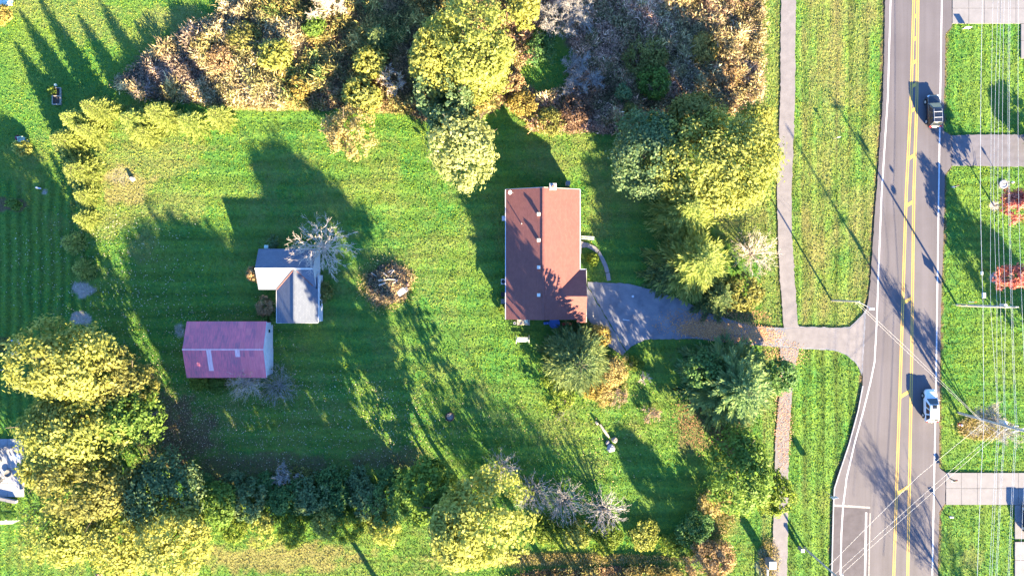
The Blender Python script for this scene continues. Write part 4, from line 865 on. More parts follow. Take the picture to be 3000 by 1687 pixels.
shrub(1860, 1062, 30, .8, 'grass', 'sunlit grass clump at the tip of the parking area', leaf=.12)
# --- yellow and coloured shrubs of the meadow
tree(1000, 385, 78, 4.2, 'cream', 'cream-yellow airy shrub spilling onto the lawn', name='shrub', cat='shrub', leaf=.17, dens=.8)
tree(1068, 292, 66, 3.6, 'yellow', 'bright yellow tree behind the cream shrub')
tree(1090, 195, 48, 3.2, 'yellow', 'small yellow-green tree above the bright yellow one')
tree(803, 165, 52, 3.0, 'yellow', 'pale yellow round tree inside the brown meadow')
tree(1528, 22, 62, 8, 'yellow', 'yellow tree at the top edge, right of the lime tree')
shrub(1525, 308, 46, 2.6, 'gold', 'golden shrub at the lawn corner under the lime tree')
shrub(1500, 250, 40, 2.4, 'tan', 'tan shrub against the large lime tree')
shrub(590, 135, 46, 1.8, 'cream', 'straw weed shrub at the left point of the meadow')
shrub(700, 110, 55, 1.8, 'olive', 'olive weed shrub in the left meadow')
shrub(640, 190, 50, 1.6, 'tan', 'tan shrub in the left meadow')
shrub(920, 85, 42, 2.6, 'green', 'small green shrub in the brown meadow, left of the dark spruce')
shrub(880, 245, 40, 2.2, 'gold', 'golden shrub at the lower edge of the brown meadow')
shrub(1830, 280, 30, 3.4, 'teal', 'small teal-green shrub in the grey meadow')
shrub(1840, 325, 28, 2.6, 'olive', 'small olive shrub at the corner of the grey meadow')
shrub(1590, 120, 55, 2.6, 'deep', 'dark green shrub beside the grassy clearing')
shrub(1900, 180, 70, 2.4, 'olive', 'dark olive thicket shrub in the grey meadow')
shrub(1920, 240, 60, 2.4, 'green', 'dark green thicket shrub at the lower grey meadow')
shrub(2060, 130, 55, 2.2, 'gold', 'golden shrub in the sunlit right meadow')
shrub(2120, 215, 55, 1.6, 'tan', 'tan shrub in the sunlit right meadow')
spruce(1112, 108, 44, 5, 'spruce_dark', 'dark blue-green spruce in the brown meadow', leafw=1.5)
shrub(1680, 335, 60, 2.2, 'brown', 'brown shrub at the lawn edge of the grey meadow')
shrub(1600, 350, 55, 2.0, 'olive', 'olive shrub at the lawn edge right of the golden shrub')
# --- other shrubs
shrub(2130, 1290, 42, 1.8, 'brown', 'reddish brown twiggy shrub under the path-side trees')
shrub(2105, 1455, 48, 2.0, 'cream', 'straw-coloured shrub near the bottom of the path')
shrub(2035, 1545, 56, 2.4, 'deep', 'dark shaded shrub at the end of the bare tree row')
shrub(2095, 1632, 74, 2.4, 'tan', 'tan dry shrub at the bottom, left of the signboard', leaf=.13)
for i, (x, y, r, p) in enumerate(((1600, 1560, 52, 'grass'), (1690, 1572, 50, 'lime'), (1790, 1575, 54, 'grass'), (1890, 1572, 52, 'lime'), (1970, 1585, 42, 'grass'))):
    shrub(x, y, r, 1.3, p, 'low yellow-green bush under the bare trees, %s from the left' % hd[i], 'low bushes under the bare tree row')
shrub(72, 432, 27, 1.6, 'yellow', 'yellow shrub beside the mint garden bench at the left edge')
shrub(8, 48, 34, 2.0, 'gold', 'golden round shrub in the top left corner')
shrub(42, 598, 24, 1.6, 'green', 'green shrub in the dark mulch bed at the left edge')
shrub(5, 1008, 20, 1.2, 'olive', 'small olive shrub in a mulch ring at the left edge')
shrub(153, 263, 14, .9, 'grass', 'bright green plant growing in the raised garden bed')
shrub(775, 895, 36, 1.6, 'tan', 'tan shrub in the corner of the grey shed', leaf=.13)
shrub(745, 800, 26, 2.2, 'tan', 'peach-coloured shrub at the left end of the grey shed', leaf=.12)
shrub(790, 935, 22, 1.1, 'green', 'small green plant between the barn and the shed')
shrub(800, 716, 20, 1.0, 'teal', 'small shaded plant behind the grey shed')
shrub(945, 850, 32, 1.6, 'olive', 'olive shrub against the right wall of the grey shed')
shrub(580, 1118, 34, 1.2, 'grass', 'green weeds along the lower wall of the barn')
shrub(630, 1122, 32, 1.2, 'green', 'darker green weeds along the lower wall of the barn')
shrub(1478, 905, 16, .8, 'grass', 'small green plant at the back corner of the house')
shrub(1735, 762, 22, .8, 'grass', 'low grass clump inside the curved walkway')
# --- bare trees
fountain(945, 725, 90, 6.0, 'large pale bare tree spreading over the grey shed roof', 'bark_white', n=46, side=5, rad=.05, trunk=.22, sub=1)  # whitish bark: sunlight on the branches put into the colour
fountain(722, 1118, 58, 3.8, 'pinkish bare shrub against the lower wall of the barn', 'bark_white', n=70, side=3, rad=.05, name='bare_shrub', cat='shrub', leaves='cream', nleaf=500)  # brighter bark and cream leaves stand in for sunlight on this shrub
fountain(815, 1130, 58, 2.4, 'grey twiggy shrub below the white barn front', 'bark_grey', n=50, side=4, rad=.026, name='bare_shrub', cat='shrub', leaves='olive', nleaf=500)
for i, (x, y, r) in enumerate(((1468, 1378, 58), (1563, 1448, 62), (1655, 1472, 66), (1770, 1497, 66))):
    fountain(x, y, r, 4.6, 'silver-grey bare tree, %s from the left in the row of four' % hd[i], 'bark_grey', 'silver-grey bare trees in a row', n=56, side=3, rad=.055)
fountain(415, 262, 38, 2.0, 'small pinkish bare bush behind the spruce row', 'bark_pale', n=26, side=3, rad=.04, name='bare_shrub', cat='shrub')
bare(962, 10, 58, 4.5, 'pale bare tree at the top edge in the brown meadow', 'bark_white', stems=7, lev=3, twig=2)
bare(1148, 245, 46, 4, 'pale bare sapling right of the small yellow tree', 'bark_white', stems=5, lev=3, twig=1.5, leaves='gold', nleaf=350)
fountain(2212, 742, 68, 3.6, 'whitish bare bush beside the footpath', 'bark_white', n=55, side=4, rad=.035, name='bare_shrub', cat='shrub')
bare(1655, 45, 85, 5, 'grey bare tree at the top edge in the shaded meadow', 'bark_grey', stems=8, lev=3, twig=2, leaves='lilac', nleaf=1200)
bare(1700, 215, 70, 3.2, 'grey bare thicket beside the grassy clearing', 'bark_grey', stems=9, lev=3, twig=2, name='bare_shrub', cat='shrub', leaves='lilac', nleaf=900)
bare(832, 1395, 48, 3, 'grey bare shrub at the shaded edge of the hedgerow', 'bark_grey', stems=7, lev=3, name='bare_shrub', cat='shrub')
bare(1660, 1178, 22, 1.1, 'small dry pinkish bush left of the straw shrub', 'bark_pale', stems=9, lev=2, twig=2, name='bare_shrub', cat='shrub', leaves='grass', nleaf=250)
bare(1640, 1218, 18, 1.0, 'small grey-green bush below the dry pinkish bush', 'bark_grey', stems=8, lev=2, twig=2, name='bare_shrub', cat='shrub', leaves='grass', nleaf=250)
bare(1815, 1165, 30, 1.2, 'dry twiggy bush below the straw shrub', 'bark_pale', stems=11, lev=2, twig=3, name='bare_shrub', cat='shrub', leaves='tan', nleaf=350)
bare(1912, 1212, 30, 1.3, 'round dry twiggy bush at the edge of the shade', 'bark_pale', stems=11, lev=2, twig=3, name='bare_shrub', cat='shrub', leaves='tan', nleaf=250)
bare(1888, 1108, 20, 1.0, 'pale little bush in shade below the parking area', 'bark_white', stems=8, lev=2, twig=2, name='bare_shrub', cat='shrub')
bare(2885, 1232, 62, 8.5, 'thin grey bare tree tangled beside the leaning utility pole', 'bark_grey', stems=4, lev=4, twig=1.5, base=(2848, 1218), leaves='olive', nleaf=900)
# --- trees just outside the frame whose shadows the photograph shows
tree(3190, 1120, 90, 9, 'lime', 'tree beyond the right edge casting shade on the lawn', base=(3100, 1070))
shrub(3040, 420, 46, 3.6, 'deep', 'dark bush beyond the right edge casting a round shadow')
bare(2890, 1920, 150, 12, 'bare tree below the bottom edge casting branch shadows on the road', 'bark_grey', stems=4, lev=4, base=(2880, 1900))
tree(2190, 2050, 80, 14, 'green', 'tree below the bottom edge casting the long lawn shadow', base=(2190, 1870), rzf=.32, zf=.67)
tree(1168, 2060, 300, 24.3, 'green', 'huge tree below the bottom edge shading the hedgerow and back lawn', base=(1240, 1925), rzf=.29, zf=.695, leaf=.5, dens=1.7)
for i, (x, y, h) in enumerate(((1610, 1775, 12), (1680, 1800, 14), (1745, 1770, 13), (1815, 1810, 15), (1880, 1780, 12))):
    bare(x, y + 150, 62, h, 'slender bare tree below the bottom edge, %s from the left of five' % hd[i], 'bark_grey', 'slender bare trees below the bottom edge', stems=3, lev=3, twig=2, base=(x, y), thick=1.6)
# --- meadow, marsh, fallen leaves, long grass (nobody could count these)
def meadow():
    g = np.random.default_rng(5); n = 26000
    px = g.uniform(320, 2240, n); py = g.uniform(-28, 392, n); k = inpoly(px, py, MEADOW)
    hole = (((px - 1625) / 60) ** 2 + ((py - 175) / 95) ** 2 < 1) | (((px - 1590) / 75) ** 2 + ((py - 225) / 55) ** 2 < 1); k &= ~hole
    px, py = px[k], py[k]
    mx = g.uniform(1490, 2030, 1500); my = g.uniform(1640, 1720, 1500); kk = inpoly(mx, my, MARSH); px = np.concatenate([px, mx[kk]]); py = np.concatenate([py, my[kk]])
    n = len(px); nb = vnoise(px, py, 60, 11); nb2 = vnoise(px, py, 24, 12); q = np.clip(nb * .65 + nb2 * .5 - .07 + g.normal(0, .10, n), 0, 1)
    pals = {'left': [(.20, .155, .125), (.11, .085, .065), (.24, .19, .10)], 'gold': [(.12, .10, .065), (.20, .165, .095), (.27, .22, .13), (.14, .135, .055), (.24, .20, .085)], 'brown': [(.13, .090, .056), (.21, .145, .080), (.105, .105, .04), (.24, .19, .065), (.06, .09, .028)], 'grey': [(.17, .105, .080), (.27, .175, .13), (.115, .098, .05), (.20, .12, .08)], 'right': [(.19, .135, .10), (.26, .195, .14), (.16, .135, .065), (.26, .215, .11), (.17, .115, .08)]}
    col = np.zeros((n, 3))
    def zone(a): return ['left', 'gold', 'brown', 'grey', 'right'][a]
    jx = px + (nb - .5) * 200
    zi = np.digitize(jx - np.where(py < 200, (200 - py) * -.15, 0), [540, 860, 1540, 1900 ])
    zi = np.where((py > 1000), 2, zi)
    for i in range(n):
        p = pals[zone(zi[i])]; f = q[i] * (len(p) - 1e-3); col[i] = p[int(f)]
    col *= g.uniform(.6, 2.1, n)[:, None] * np.where(zi == 3, 1.6, 1.15)[:, None] * (.55 + .9 * vnoise(px, py, 40, 15))[:, None]  # grey zone raised further: lifted shade put into the weed colour
    hgt = (.25 + 1.9 * nb2 ** 2 + g.uniform(0, .4, n)) * np.where(py > 1000, .6, 1); m = 13
    X = (px - 1500) * S; Y = (843.5 - py) * S
    ci = np.repeat(np.arange(n), m); N = n * m; rad = .32
    bx = np.stack([X[ci] + g.normal(0, rad, N), Y[ci] + g.normal(0, rad, N), hgt[ci] * g.uniform(0, .75, N)], 1)
    dr = np.stack([g.normal(0, .75, N), g.normal(0, .75, N), g.uniform(.15, 1.1, N)], 1)
    V, F = axis_quads(bx, dr, hgt[ci] * g.uniform(.22, .55, N) + .12, g.uniform(.03, .085, N), g); V[:, 2] = np.maximum(V[:, 2], .0)
    c = col[ci] * g.uniform(.7, 1.35, N)[:, None]; c4 = np.concatenate([np.repeat(c, 4, 0), np.ones((4 * N, 1))], 1)
    npobj('meadow_weeds', V, F, col_mat('meadow_weeds_mat'), None, {'col': ('FLOAT_COLOR', np.clip(c4, 0, 1))}, label='brown, grey and golden weeds of the overgrown meadow', cat='weeds', kind='stuff')
meadow()
def scatter_blades(name, areas, n, hmin, hmax, cols, label, cat, lean=.5, wd=(.02, .05), seed=3, m=1):
    g = np.random.default_rng(seed); B = []; Cc = []
    for (cx, cy, rx, ry, wt) in areas:
        k = int(n * wt); a = g.uniform(0, 6.283, k); r = np.sqrt(g.random(k)) * (1 + g.normal(0, .12, k)); B.append(np.stack([(cx + rx * r * np.cos(a) - 1500) * S, (843.5 - cy - ry * r * np.sin(a)) * S, np.full(k, -.08)], 1))
    B = np.concatenate(B); N = len(B); cols = np.array(cols); c = cols[g.integers(0, len(cols), N)] * g.uniform(.7, 1.3, N)[:, None]
    D = np.stack([g.normal(0, lean, N), g.normal(0, lean, N), np.ones(N)], 1); V, F = axis_quads(B, D, g.uniform(hmin, hmax, N), g.uniform(wd[0], wd[1], N), g)
    c4 = np.concatenate([np.repeat(c, 4, 0), np.ones((4 * N, 1))], 1); npobj(name, V, F, col_mat(name + '_mat', .3), None, {'col': ('FLOAT_COLOR', np.clip(c4, 0, 1))}, label=label, cat=cat, kind='stuff')
scatter_blades('long_grass', [(790, 308, 175, 14, .25), (1160, 318, 75, 14, .10), (2880, 1255, 72, 34, .16), (1130, 835, 80, 76, .10), (1650, 1635, 380, 16, .2), (2253, 1640, 30, 60, .06), (2100, 1500, 60, 80, .1), (1790, 1110, 50, 50, .05)], 30000, .15, .55, [(.42, .33, .18), (.52, .43, .25), (.32, .28, .10), (.26, .25, .07)], 'long straw-coloured grass along the meadow edge and round the pole', 'grass')
def fallen():
    g = np.random.default_rng(9); B = []; Cc = []
    for cx, cy, rx, ry, k, cols in ((2060, 962, 70, 26, 2600, [(.42, .20, .09), (.55, .30, .15), (.30, .15, .08)]), (2150, 975, 90, 30, 3200, [(.42, .20, .09), (.55, .30, .15)]), (2010, 945, 90, 40, 700, [(.42, .20, .09)]), (2240, 985, 50, 26, 700, [(.45, .24, .12)]), (2300, 1040, 60, 40, 500, [(.40, .22, .12)]), (2295, 1240, 25, 130, 900, [(.40, .24, .17), (.34, .17, .10)]), (2080, 1230, 110, 90, 1800, [(.17, .08, .05), (.26, .12, .07)]),  # driveway litter colours brightened in place of the sunlight missing there
                                    (520, 1270, 140, 110, 900, [(.16, .09, .06), (.30, .22, .15)]), (560, 1080, 330, 230, 1500, [(.40, .36, .26), (.30, .24, .14)]), (900, 1250, 450, 160, 1700, [(.42, .38, .28), (.30, .24, .14)]), (300, 780, 280, 170, 700, [(.40, .38, .28)]), (2130, 925, 130, 25, 600, [(.3, .16, .08)]), (1650, 1290, 300, 220, 500, [(.36, .30, .16)])):
        a = g.uniform(0, 6.283, k); r = np.sqrt(g.random(k)) * (1 + g.normal(0, .15, k)); B.append(np.stack([(cx + rx * r * np.cos(a) - 1500) * S, (843.5 - cy - ry * r * np.sin(a)) * S, np.full(k, .045)], 1)); cols = np.array(cols); Cc.append(cols[g.integers(0, len(cols), k)] * g.uniform(.7, 1.3, k)[:, None])
    B = np.concatenate(B); c = np.concatenate(Cc); N = len(B); nr = np.stack([g.normal(0, .25, N), g.normal(0, .25, N), np.ones(N)], 1); nr /= np.linalg.norm(nr, axis=1, keepdims=True)
    V, F = quads(B, nr, g.uniform(.05, .11, N), g.uniform(.04, .07, N), g); c4 = np.concatenate([np.repeat(c, 4, 0), np.ones((4 * N, 1))], 1)
    npobj('fallen_leaves', V, F, col_mat('fallen_leaves_mat', .1), None, {'col': ('FLOAT_COLOR', np.clip(c4, 0, 1))}, label='fallen orange and brown leaves on driveway, path and shaded lawn', cat='leaves', kind='stuff')
fallen()

def lawn_grass(n=330000):
    g = np.random.default_rng(21); px = g.uniform(-30, 3030, n); py = g.uniform(-25, 1712, n); Z, mk = masks(px, py)
    keep = (mk['mead'] < .4) & (g.random(n) > mk['bare'] * .9) & (g.random(n) > mk['brown'] * .55)
    el = np.interp(py, [q[1] for q in EDGE_L], [q[0] for q in EDGE_L]); er = np.interp(py, [q[1] for q in EDGE_R], [q[0] for q in EDGE_R]); keep &= ~((px > el - 1) & (px < er + 2))
    for poly in PAVED: keep &= ~inpoly(px, py, poly)
    px, py, Z = px[keep], py[keep], Z[keep]; mk = {k: v[keep] for k, v in mk.items()}; n = len(px)
    q = np.clip(vnoise(px, py, 14, 31) * .42 + vnoise(px, py, 70, 32) * .38 + vnoise(px, py, 220, 33) * .25 + g.normal(.02, .12, n), 0, 1)[:, None]
    c = np.array([.004, .122, .028]) * (1 - q) + np.array([.225, .300, .016]) * q
    c = c * (1 + .38 * mk['stripe'])[:, None]; d = np.clip(mk['dry'] * 1.05 + g.normal(0, .12, n), 0, 1)[:, None] * .85
    c = c * (1 - d) + np.array([.31, .27, .095]) * d * g.uniform(.7, 1.25, n)[:, None]; b = (mk['brown'] * .6)[:, None]; c = c * (1 - b) + np.array([.13, .085, .05]) * b
    B = np.stack([(px - 1500) * S, (843.5 - py) * S, Z - .01], 1); D = np.stack([g.normal(0, .8, n), g.normal(0, .8, n), np.ones(n)], 1)
    V, F = axis_quads(B, D, g.uniform(.09, .24, n), g.uniform(.035, .085, n), g); c4 = np.concatenate([np.repeat(np.clip(c, .004, 1), 4, 0), np.ones((4 * n, 1))], 1)
    npobj('lawn_grass', V, F, col_mat('lawn_grass_mat', .35), None, {'col': ('FLOAT_COLOR', c4)}, label='mown green lawn grass with drier straw patches', cat='grass', kind='stuff')
lawn_grass()
# ------------------------------------------------------------------ poles and wires
def upole(base, h, label, arms=(), rad=.17, name='utility_pole', extra=None):
    p = np.array([*px2(*base), 0.0]); t = thing(name, label, 'pole', p)
    MB().tube((p[0], p[1], -.3), (p[0], p[1], h), rad, rad * .62, n=10).build('pole_shaft', M['pole'], t)
    for z, ln, ang in arms:
        a = MB(); c, s = math.cos(ang), math.sin(ang); a.box((p[0], p[1], z), (ln, .12, .14), ang); ar = a.build('crossarm', M['pole'], t)
        for u in (-.45, -.15, .15, .45):
            MB().lathe((p[0] + c * ln * u, p[1] + s * ln * u, z + .07), [(.05, 0), (.08, .06), (.05, .1), (.08, .16), (.03, .22)], 8).build('insulator', M['metal'], ar)
    return t, p
t1, p1 = upole((2805, 893), 12.2, 'tall utility pole beside the road near the red maple', [(11.2, 1.7, 0.0)])
MB().tube((p1[0] + .42, p1[1] + .15, 8.6), (p1[0] + .42, p1[1] + .15, 9.6), .24, n=12).build('transformer', M['metal'], t1)
MB().box((p1[0] + .3, p1[1] + .05, 9.0), (.5, .08, .08)).build('bracket', M['metal'], t1)
MB().tube((p1[0] + .2, p1[1] - .16, 0), (p1[0] + .14, p1[1] - .12, 10.6), .05, n=6).build('cable_riser', M['trim'], t1)
t2, p2 = upole((2809, 1209), 16.5, 'tallest leaning utility pole with tangled brush at its foot', [(10.9, 1.8, .3), (12.4, 2.0, .3)], .19)
MB().tube((p2[0] - .1, p2[1] + .45, 9.0), (p2[0] - .1, p2[1] + .45, 10.1), .26, n=12).build('transformer', M['metal'], t2)
MB().box((p2[0] - .05, p2[1] + .25, 9.5), (.08, .4, .08)).build('bracket', M['metal'], t2)
t3, p3 = upole((2357, 1604), 11.3, 'utility pole rising from the verge at the bottom of the path', [(10.6, 1.6, .6)], .16)
t4, p4 = upole((2438, 880), 8.2, 'short service pole on the verge above the driveway mouth', [], .14)
MB().tube((p4[0], p4[1], 7.7), (p4[0] + 1.6, p4[1] - .9, 8.0), .045, n=6).build('lamp_arm', M['metal'], t4)
MB().box((p4[0] + 1.75, p4[1] - .98, 8.0), (.75, .28, .12), 0).build('lamp_head', M['metal'], t4, bevel=.04)
MB().tube((p4[0], p4[1], 7.9), (p4[0] + .3, p4[1] - .5, 6.2), .02, n=5).build('brace', M['metal'], t4)
def wire(pts, label, r=.022, group='overhead wires along the road'):
    mb = MB(); q = []
    for (x0, y0, z0), (x1, y1, z1) in zip(pts[:-1], pts[1:]):
        a, b = P(x0, y0, z0), P(x1, y1, z1); sag = .004 * np.linalg.norm(a - b)
        for i in range(6):
            f = i / 6; p = a + (b - a) * f; p[2] -= 4 * sag * f * (1 - f); q.append(p)
    q.append(P(*pts[-1]))
    for a, b in zip(q[:-1], q[1:]): mb.tube(a, b, r, n=5, caps=False)
    return mb.build('power_line', M['wire'], None, label=label, cat='wire', group=group, loc=P(*pts[0]))
WX = [(2882, 2878, 2872, 2880, 2882, 2882, 2863, 2850, 6.0), (2912, 2909, 2903, 2902, 2918, 2923, 2899, 2880, 7.4), (2928, 2924, 2911, 2921, 2921, 2928, 2906, 2888, 8.8), (2938, 2933, 2923, 2931, 2940, 2942, 2917, 2900, 9.4),
      (2944, 2942, 2936, 2946, 2943.5, 2946, 2921, 2905, 10.0), (2956, 2955, 2954, 2962, 2970, 2975, 2953, 2940, 11.3), (2961, 2960, 2958, 2966.5, 2974, 2980, 2957.5, 2944, 11.5), (2985, 2984, 2984, 2994, 3004, 3010, 2988, 2975, 12.4)]
for i, a in enumerate(WX):
    ys = (-300, 0, 562, 893, 1124, 1245, 1687, 2000)
    wire([(x, y, a[8] - (.3 if y in (562, 1124) else 0)) for x, y in zip(a[:8], ys)], 'overhead wire along the right lawns, %s from the road' % (hd + ['seventh', 'eighth'])[i], .024 if i == 0 else .015)
wire([(2512, 884, 7.8), (2650, 1012, 6.6), (2884, 1238, 6.2)], 'upper thin wire crossing the road from the service pole', .009, 'wires crossing the road')
wire([(2505, 884, 7.2), (2640, 1014, 6.2), (2878, 1236, 5.8)], 'lower thin wire crossing the road from the service pole', .009, 'wires crossing the road')
wire([(2932, 1252, 9.6), (2690, 1462, 9.0), (2447, 1680, 10.2)], 'first of two parallel wires slanting across the lower road', .010, 'wires crossing the road')
wire([(2944, 1255, 10.2), (2700, 1470, 9.6), (2462, 1684, 10.8)], 'second of two parallel wires slanting across the lower road', .010, 'wires crossing the road')
wire([(2882, 1238, 6.0), (2690, 1395, 5.6), (2430, 1655, 8.5)], 'dark lower wire slanting across the lower road', .012, 'wires crossing the road')
for x, y, z, L in ((2882, 865, 6.0, .75), (2876, 800, 6.0, .45)):
    p = P(x, y, z); b = MB(); b.box((p[0], p[1], z + .02), (.40 if L > .5 else .22, L, .3)); b.build('cable_splice_box', M['white'], None, label='white splice box hanging on the first wire, %s' % ('next to the utility pole' if L > .5 else 'the smaller one'), cat='box', bevel=.04, loc=p)
# ------------------------------------------------------------------ roadside signs, boxes
def post_sign(base, h, label, board, rz, col='white', name='road_sign', shape='rect', lower=None):
    p = np.array([*px2(*base), 0.0]); t = thing(name, label, 'sign', p); MB().tube((p[0], p[1], -.2), (p[0], p[1], h), .035, n=6).build('post', M['metal'], t)
    w_, hh = board; c, s = math.cos(rz), math.sin(rz)
    if shape == 'diamond':
        q = [(0, -hh), (w_, 0), (0, hh), (-w_, 0)]; V = [(p[0] + c * a, p[1] + s * a - .05, h - hh + b) for a, b in q] + [(p[0] + c * a, p[1] + s * a - .08, h - hh + b) for a, b in q]
        MB().add(V, [(0, 1, 2, 3), (7, 6, 5, 4)] + [(i, 4 + i, 4 + (i + 1) % 4, (i + 1) % 4) for i in range(4)]).build('board', M[col], t)
    else: MB().box((p[0], p[1] - .05, h - hh / 2), (w_, .03, hh), rz).build('board', M[col], t)
    if lower: MB().box((p[0], p[1] - .05, lower[2]), (lower[0], .03, lower[1]), rz).build('lower_board', M['yellow'], t)
    return t
post_sign((2792, 892), 3.0, 'yellow diamond warning sign at the foot of the tall utility pole', (.62, .62), 0.12, 'yellow', shape='diamond', lower=(.5, .4, 1.45))
post_sign((2421, 1441), 3.0, 'white rectangular road sign on a thin post at the verge edge', (.9, 1.0), .12)
post_sign((2443, 408), 1.7, 'small white marker sign on the upper verge', (.45, .25), 0.1)
p = np.array([*px2(2828, 86), 0]); t = thing('real_estate_sign', 'low white sign board by the concrete driveway at the top', 'sign', p)
for s in (-1, 1): MB().box((p[0] + s * .42, p[1], .45), (.06, .06, .9)).build('post', M['white'], t)
MB().box((p[0], p[1], .62), (.80, .05, .55)).build('board', M['white'], t)
def mailbox(base, label, col, rz, stand='metal', h=1.15, news=False):
    p = np.array([*px2(*base), 0.0]); t = thing('mailbox', label, 'mailbox', p); MB().box((p[0], p[1], h / 2 - .1), (.11, .11, h + .2)).build('post', M[stand], t)
    V = []; n = 9; L = .55
    prof = [(-.11, 0), (.11, 0)] + [(.11 * math.cos(a), .14 + .11 * math.sin(a)) for a in np.linspace(0, math.pi, 7)]; c, s = math.cos(rz), math.sin(rz)
    for e in (-L / 2, L / 2):
        for x, z in prof: V.append((p[0] + c * e - s * x, p[1] + s * e + c * x, h + z))
    k = len(prof); MB().add(V, [tuple(range(k - 1, -1, -1)), tuple(range(k, 2 * k))] + [(i, (i + 1) % k, k + (i + 1) % k, k + i) for i in range(k)]).build('box', M[col], t)
    MB().box((p[0] + c * .1 - s * .13, p[1] + s * .1 + c * .13, h + .2), (.16, .02, .06), rz).build('flag', M['red'], t)
    if news: MB().box((p[0] - .25, p[1] - .12, h - .12), (.45, .22, .2), rz).build('paper_holder', M['trim'], t)
    return t
mailbox((2788, 548), 'mailbox with pale shelf at the corner of the grey neighbour driveway', 'black', .25, 'wood', news=True)
mailbox((2783, 1401), 'black mailbox at the mouth of the slab driveway', 'black', .15, 'black', 1.2, news=True)
mailbox((2770, 1505), 'white mailbox on the grass corner below the slab driveway', 'white', 0.0, 'black', 1.3)
p = np.array([*px2(2838, 884), 0]); t = thing('marker_post', 'white and orange cable marker post beside the utility pole', 'marker', p)
MB().tube((p[0], p[1], -.1), (p[0], p[1], 1.3), .05, n=8).build('stake', M['white'], t); MB().tube((p[0], p[1], 1.3), (p[0], p[1], 1.75), .055, n=8).build('cap', M['orange'], t)
p = np.array([*px2(2809, 1242), 0]); t = thing('fire_hydrant', 'red and white fire hydrant on the grass beside the road', 'hydrant', p)
MB().lathe(p, [(.20, 0), (.20, .08), (.14, .1), (.14, .62), (.17, .64), (.17, .70)], 12).build('barrel', M['red'], t)
MB().lathe((p[0], p[1], .7), [(.16, 0), (.13, .12), (.06, .2), (.04, .26)], 12).build('bonnet', M['white'], t)
for s in (-1, 1): MB().tube((p[0] + s * .12, p[1], .48), (p[0] + s * .27, p[1], .48), .075, n=8).build('nozzle', M['white'], t)
p = np.array([*px2(2940, 540), 0]); t = thing('lamp_post', 'yard lamp post with round pale ring at its foot', 'lamp', p)
MB().tube((p[0], p[1], -.1), (p[0], p[1], 1.75), .04, n=8).build('post', M['black'], t); MB().lathe((p[0], p[1], 1.72), [(.08, 0), (.16, .1), (.17, .3), (.10, .42), (.02, .46)], 10).build('lantern', M['trim'], t)
mb = MB(); mb.lathe((p[0], p[1], -.08), [(.62, 0), (.62, .14), (.5, .16), (.5, .1)], 20); mb.build('foot_ring', M['stone_pale'], t)
p = np.array([*px2(2341, 1603), 0]); t = thing('utility_cabinet', 'square pale utility pedestal beside the bottom utility pole', 'utility box', p)
MB().box((p[0], p[1], .65), (.42, .42, 1.3)).build('case', M['concrete'], t, bevel=.03); MB().box((p[0], p[1], 1.33), (.48, .48, .06)).build('lid', M['white'], t)
# big signboard at the bottom
p = np.array([*px2(2248, 1640), 0]); t = thing('entrance_sign', 'white boxy entrance sign pillar at the bottom left of the path', 'sign', p)
MB().box((p[0] + .0, p[1] + .05, 1.05), (.85, .95, 2.1)).build('pillar', M['concrete'], t, bevel=.03); MB().box((p[0], p[1] + .05, 2.16), (.98, 1.08, .12)).build('cap', M['white'], t)
p = np.array([*px2(2244, 1690), 0]); t = thing('rail_fence', 'white rail fence running down from the entrance sign', 'fence', p)
for i in range(4): MB().box((p[0], p[1] + 1.4 - i * 1.5, .5), (.12, .12, 1.2)).build('post', M['white'], t)
for z in (.45, .9): MB().box((p[0], p[1] - .8, z), (.06, 4.6, .14)).build('rail', M['white'], t)
# ------------------------------------------------------------------ garden objects
p = np.array([*px2(168, 283), 0]); t = thing('garden_bed', 'raised wooden garden bed of two cells on the shaded lawn', 'garden bed', p)
for s in (-1, 1): MB().box((p[0] + s * .58, p[1], .12), (.1, 2.5, .34)).build('plank', M['wood'], t)
for y in (-1.2, 0, 1.2): MB().box((p[0], p[1] + y, .12), (1.06, .1, .32)).build('plank', M['wood'], t)
MB().box((p[0], p[1], .08), (1.05, 2.3, .12)).build('soil', M['soil'], t)
p = np.array([*px2(166, 251), 0]); t = thing('planter_pot', 'small pale pot at the upper end of the raised garden bed', 'pot', p); MB().lathe(p, [(.13, 0), (.2, .3), (.2, .34), (.16, .34), (.15, .26)], 10).build('pot', M['mint'], t)
def bench(base, label, rz, seatc, frame, w_=1.5, name='garden_bench'):
    p = np.array([*px2(*base), 0.0]); t = thing(name, label, 'bench', p); t.rotation_euler = (0, 0, rz); ORG[t.name] = np.zeros(3)
    for i in range(4): MB().box((0, -.2 + i * .13, .45), (w_, .11, .04)).build('seat_slat', M[seatc], t)
    for i in range(3): MB().box((0, .30 + i * .03, .6 + i * .14), (w_, .03, .11), rx=-.2).build('back_slat', M[seatc], t)
    for sx in (-1, 1):
        for y in (-.2, .27): MB().box((sx * (w_ / 2 - .08), y, .22), (.07, .07, .44)).build('leg', M[frame], t)
        MB().box((sx * (w_ / 2 - .06), .02, .66), (.08, .6, .05)).build('armrest', M[frame], t)
    return t
bench((70, 412), 'mint garden bench beside the purple flowers', 0.12, 'mint', 'mint', 1.0)
shrub(51, 404, 9, .7, 'red', 'purple chrysanthemum ball beside the mint garden bench', leaf=.09, name='flower_clump', cat='flowers')
bpy.data.objects[[o.name for o in bpy.data.objects if o.name.startswith('foliage')][-1]].data.materials[0] = M['purple']
p = np.array([*px2(82, 415), 0]); MB().lathe(p, [(.14, 0), (.2, .32), (.2, .36), (.15, .36), (.14, .28)], 10).build('planter_pot', M['trim'], None, label='grey pot at the right end of the mint garden bench', cat='pot', loc=p)
